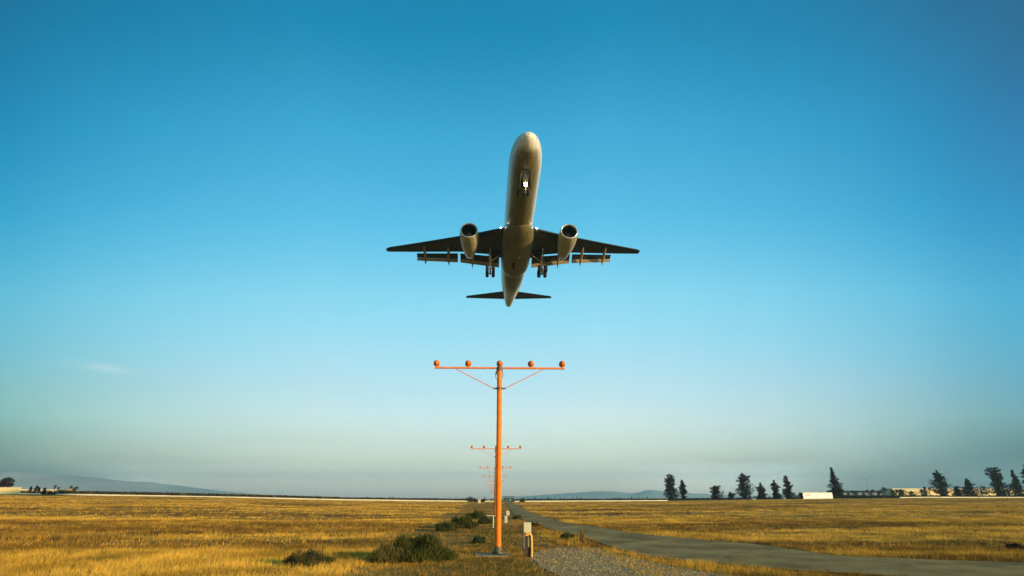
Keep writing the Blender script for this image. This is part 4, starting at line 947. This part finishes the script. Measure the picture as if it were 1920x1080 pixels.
# dark band of scrub beyond the left field
def scrub(name, us, y, tops, label, seed, col, per=9, size=.7):
    r = np.random.default_rng(seed); P = []; S = []
    u = us[0]
    while u < us[1]:
        vt = np.interp(u, [a for a, b in tops], [b for a, b in tops])+r.normal(0, .35)
        q = at(u, vt, y); zg = float(H(q.x, y)); hh = max(.6, q.z-zg)
        for k in range(max(2, int(hh/.8))):
            P.append((q.x+r.normal(0,.4), y+r.normal(0,1.4), zg+hh*(k+.5)/max(2, int(hh/.8))*r.uniform(.8,1.05))); S.append(.5)
        u += .45
    V, Fc, C = leaves(np.array(P), np.array(S), col, r, size, per)
    return tag(mesh_obj(name, V, Fc, m_pine, colors=C), label, 'scrub', kind='stuff')
scrub('scrub', (34,108), EY+16, [(34,922.6),(108,923)], 'dark scrub line before the cream shed at far left', 1, (.05,.038,.018))
scrub('scrub', (108,900), EY+14, [(108,921.5),(150,921.3),(300,924.1),(460,928.1),(600,932.2),(640,934.0),(760,938.0),(900,938.8)], 'continuous dark brown scrub band beyond the left field', 2, (.070,.045,.016), per=16, size=.5)
scrub('scrub', (966,1500), EY+90, [(966,938),(1240,938.2),(1300,936.5),(1500,933)], 'thin dark scrub line beyond the right field', 3, (.05,.045,.022), per=6)
scrub('scrub', (1562,1960), EY+44, [(1562,929.5),(1680,930.5),(1960,931)], 'dark scrub at the foot of the cream building', 4, (.04,.036,.018), per=7)

# far small trees, each one of its own
def tiny(seed, w, hh, kind):
    r = np.random.default_rng(seed); tb = MB().tube([(0,0,-1),(0,0,hh*.8)], [.3,.12], 5)
    P = []; S = []
    for i in range(16):
        f = (i+.5)/16
        ww = w*(f if kind == 'cone' else math.sin(math.pi*min(1, f*.9+.08)))
        for k in range(3):
            a = r.random()*6.28; P.append((math.cos(a)*ww*.6, math.sin(a)*ww*.6, hh*(1-f*.92))); S.append(max(.5, ww*.45))
    return tb, leaves(np.array(P), np.array(S), (.060,.050,.028), r, 1.0, 7)
protos = []
def far_tree(u, h, y, kind, label, group):
    key = {'cone': 0, 'round': 1, 'slim': 2}[kind]
    zg = None; q = at(u, 937, y); zg = float(H(q.x, y))-.3
    if kind not in far_tree.p:
        tb, lv = tiny({'cone':1,'round':2,'slim':3}[kind], {'cone':.30,'round':.55,'slim':.18}[kind]*10, 10., 'cone' if kind != 'round' else 'round')
        t = place_tree('far_tree', tb, lv, (q.x, y, zg), label, 'tree', group); far_tree.p[kind] = t
    else:
        t = copy_tree(far_tree.p[kind]); t.location = (q.x, y, zg); tag(t, label, 'tree', group)
    t.scale = (h/10*random.uniform(.85, 1.2),)*2+(h/10,); t.rotation_euler = (0, 0, random.random()*6.28)
far_tree.p = {}
def row(us, vt_h, y, label, group, kinds=('cone','round','slim')):
    for k, (u, hpx, kd) in enumerate(us):
        yy = y*random.uniform(.93, 1.07); far_tree(u, hpx*yy/F*.88, yy, kd, label, group)
c, o_, s_ = 'cone', 'round', 'slim'
row([(263,6,o_),(388,5,s_),(408,5,s_),(445,8,c),(464.5,9,c),(485,8,c),(519,8,c),(545,7,c),(574,6,s_),(604,6,o_)], 0, 340, 'small dark tree poking out of the brown scrub band beyond the left field', 'small trees in the scrub beyond the left field')
row([(634,6,o_),(650,5,c),(670,6,c),(677,6,c),(689,6,o_),(694,6,c),(702,5,c),(708,6,c),(713,6,s_),(724,4,o_),(731,6,o_),(737.5,7,c),(744,4,c),(749,5,s_),(757,3,o_),(763,3,o_),(769,4,o_)]
    + [(772+4.3*i, 3.2+.8*(i % 3), (s_,c,o_)[i % 3]) for i in range(14)] + [(838+4.2*i, 3.6+.9*((i*2) % 3), (o_,c,s_)[i % 3]) for i in range(8)], 0, 560,
    'tiny hazy tree standing on the horizon between the scrub band and the shelter', 'tiny trees on the horizon left of the masts')
for u, hp in ((876,7),(881,8),(885,7)): far_tree(u, hp*430/F*.88, 430, 'round', 'brown round tree in the clump on the horizon left of the white shelter', 'clump of round trees left of the shelter')
row([(909,8,s_),(912,5,c),(921,4,o_),(925,4,c)], 0, 430, 'tiny tree on the horizon between the white shelter and the masts', 'tiny trees next to the masts')
row([(984,5,c),(991,4,o_),(995,4,c),(1003,7,c),(1009,4,c),(1016,6,c),(1021,4,o_),(1027.5,7.5,c),(1033,6,c),(1040,6,c),(1046,4.5,c),(1051,5,o_),(1057.5,5,o_),(1064,4,c),(1071,5,c),(1076,5,s_),(1082,7,c),(1088.5,5.5,o_),(1094,4,c),(1106,4.5,c),(1112,4,o_),(1118,4,o_),(1124,4,c)],
    0, 600, 'tiny hazy tree on the horizon between the road and the water tank', 'tiny trees on the horizon right of the road')
row([(1150,5,o_),(1154,6,o_),(1160,6,o_),(1164,6,c),(1168,5,c),(1172,4,c),(1178,7,c),(1184.5,7,o_),(1190,5.5,c),(1197,7,c),(1203,5,s_),(1208,6.5,c),(1214,7.5,c),(1220,5.5,c),(1226,4,c),(1232,5,s_),(1240,4.5,c),(1247,4,c)],
    0, 480, 'small dark tree on the horizon between the water tank and the first tall pine', 'small trees right of the water tank')
row([(1296,5,c),(1302,3.5,c),(1319,5,s_),(1326,6,c),(1332,4,o_),(1356,6,o_),(1360,5,c),(1366,5,o_),(1384,5,o_),(1389,5,o_),(1414,8,c),(1417,7,o_),(1444,9,s_),(1466,7,o_),(1470,6,c),(1494,9,o_),(1502,11,o_),(1540,14,o_)],
    0, 340, 'small dark tree low between the tall pines of the right row', 'small trees between the tall pines')

# ------------------------------------------------------------------ street lamps and poles
m_lp = mat('weathered_steel_pole', (.20,.21,.19), .5, metal=.2)
def street_lamp(u, vy, vb, y, al, ar, label):
    p = at(u, vb, y); zg = float(H(p.x, y)); h = at(u, vy, y).z-zg; s = y/F
    t = tag(empty('street_lamp', (p.x, y, zg)), label, 'street lamp', 'double arm street lamps behind the right field')
    MB().bar((0,0,-.3),(0,0,h),-0.0+.10,.065,n=8).build('pole', m_lp, t)
    for sx, ax, uy in ((-1, al[0], al[1]), (1, ar[0], ar[1])):
        a = MB().tube([(0,0,h-.05),(sx*ax*s*.5,0,h+uy*s*.5),(sx*ax*s,0,h+uy*s)], [.055,.045,.04], 6).build('arm', m_lp, t)
        MB().box(sx*ax*s-.3,sx*ax*s+.3,-.12,.12,h+uy*s-.07,h+uy*s+.04).build('lamp_head', m_lp, a)
street_lamp(1631, 899, 934, YT+10, (11,6),(11,7), 'double armed street lamp between the tallest pointed pine and the palms')
street_lamp(1786.5, 897, 933, YT+25, (11,4),(12,6), 'double armed street lamp right behind the big full pine')
street_lamp(1473.5, 900, 935.5, YT+22, (10,4),(9,5), 'double armed street lamp mostly hidden behind the pine left of the trailer')
def pole_at(u, vt, vb, y, label, r=.12, arm=0):
    p = at(u, vb, y); zg = float(H(p.x, y)); h = at(u, vt, y).z-zg
    b = MB().bar((0,0,-.3),(0,0,h),r,r*.7,n=8)
    if arm: b.bar((-arm,0,h-.4),(arm,0,h-.4),.09,n=6)
    return tag(b.build('utility_pole', m_lp, None, loc=(p.x, y, zg)), label, 'pole')
pole_at(174, 911.5, 926, YT-10, 'pale thin pole standing alone right of the flat topped palms', .14)
pole_at(451, 922.5, 934, 330, 'utility pole with short crossarm among the trees beyond the left field', .12, 1.2)
pole_at(1890, 921, 934.5, EY-3, 'short pale post before the low wall at far right', .10)
pole_at(1733.5, 919, 933, YT+30, 'brown pole against the cream building left of the big full pine', .2)

# ------------------------------------------------------------------ birds
def bird(u, v, y, col, label, sp=.55):
    p = at(u, v, y)
    m = mat('bird_feathers', col, .8)
    b = MB(); b.tube([(0,-.22,0),(0,-.12,.01),(0,.05,.01),(0,.2,0)], [.01,.045,.05,.012], 8)
    for s in (-1, 1):
        b.add([(s*.03,-.06,.02),(s*sp*.5,-.09,.10),(s*sp,.02,.05),(s*sp*.5,.07,.09),(s*.03,.07,.02)], [(0,1,3,4),(1,2,3)])
        b.add([(s*.03,-.06,.01),(s*sp*.5,-.09,.09),(s*sp,.02,.045),(s*sp*.5,.07,.08),(s*.03,.07,.01)], [(4,3,1,0),(3,2,1)])
    o = b.build('bird', m, None, loc=p); o.rotation_euler = (0, 0, .3)
    return tag(o, label, 'bird')
bird(379, 912.3, 190, (.03,.03,.03), 'tiny dark bird gliding low over the left field')
bird(881, 881, 170, (.85,.82,.75), 'tiny pale bird low in the sky left of the masts', .4)

# ------------------------------------------------------------------ hills
m_hill = mat('dry_hillside', (.72,.60,.44), .95, var=.3, scale=.002)
def hills(pts, y, depth, seed):
    u0, u1 = pts[0][0], pts[-1][0]; n = 160; m = 14; v = []; f = []
    for i in range(n+1):
        u = u0+(u1-u0)*i/n; vv = np.interp(u, [a for a, b in pts], [b for a, b in pts])
        q = at(u, vv, y); zr = q.z*(1+.05*(float(fbm(np.array([i*.12]), np.array([seed*3.]), seed)[0])-.5)*2)
        for j in range(m+1):
            g = j/m; yy = y-depth*.5+depth*g; prof = math.sin(math.pi*g)**.8
            nz = 1+.25*(float(fbm(np.array([i*.2]), np.array([j*.5]), seed+5)[0])-.5)*(1-abs(2*g-1))*abs(2*g-1)*4
            v.append((q.x*yy/y, yy, -5+(max(zr, 0)+5)*prof*(nz if j != m//2 else 1)))
    for i in range(n):
        for j in range(m): a = i*(m+1)+j; f.append((a, a+m+1, a+m+2, a+1))
    return tag(mesh_obj('hills', v, f, m_hill, smooth=True), None, None, kind='structure')
hills([(-300,878),(-150,881),(-40,883.5),(15,882.5),(60,885.5),(110,891),(170,896),(240,902),(300,907),(360,914),(430,922),(520,930),(640,938),(800,940)], 4200, 1200, 3)
hills([(900,936),(960,932),(1010,929),(1060,925),(1110,921.5),(1150,921),(1180,925),(1195,924),(1208,919.5),(1222,918),(1238,920.5),(1258,921.5),(1300,925),(1360,928),(1460,931),(1700,930),(2000,926),(2300,928)], 5700, 1200, 8)

# ------------------------------------------------------------------ haze
hb = MB().box(-6900, 6900, -95, 6700, -7, 268).build('haze', None)
m_haze = bpy.data.materials.new('haze'); m_haze.use_nodes = True
t = m_haze.node_tree; t.nodes.clear()
ov = N(t, 'ShaderNodeOutputMaterial'); pv = N(t, 'ShaderNodeVolumePrincipled')
pv.inputs['Color'].default_value = (.54,.82,.84,1); pv.inputs['Density'].default_value = 2.6e-4; pv.inputs['Anisotropy'].default_value = .45
t.links.new(pv.outputs[0], ov.inputs['Volume'])
hb.data.materials.append(m_haze); tag(hb, None, None, kind='stuff')
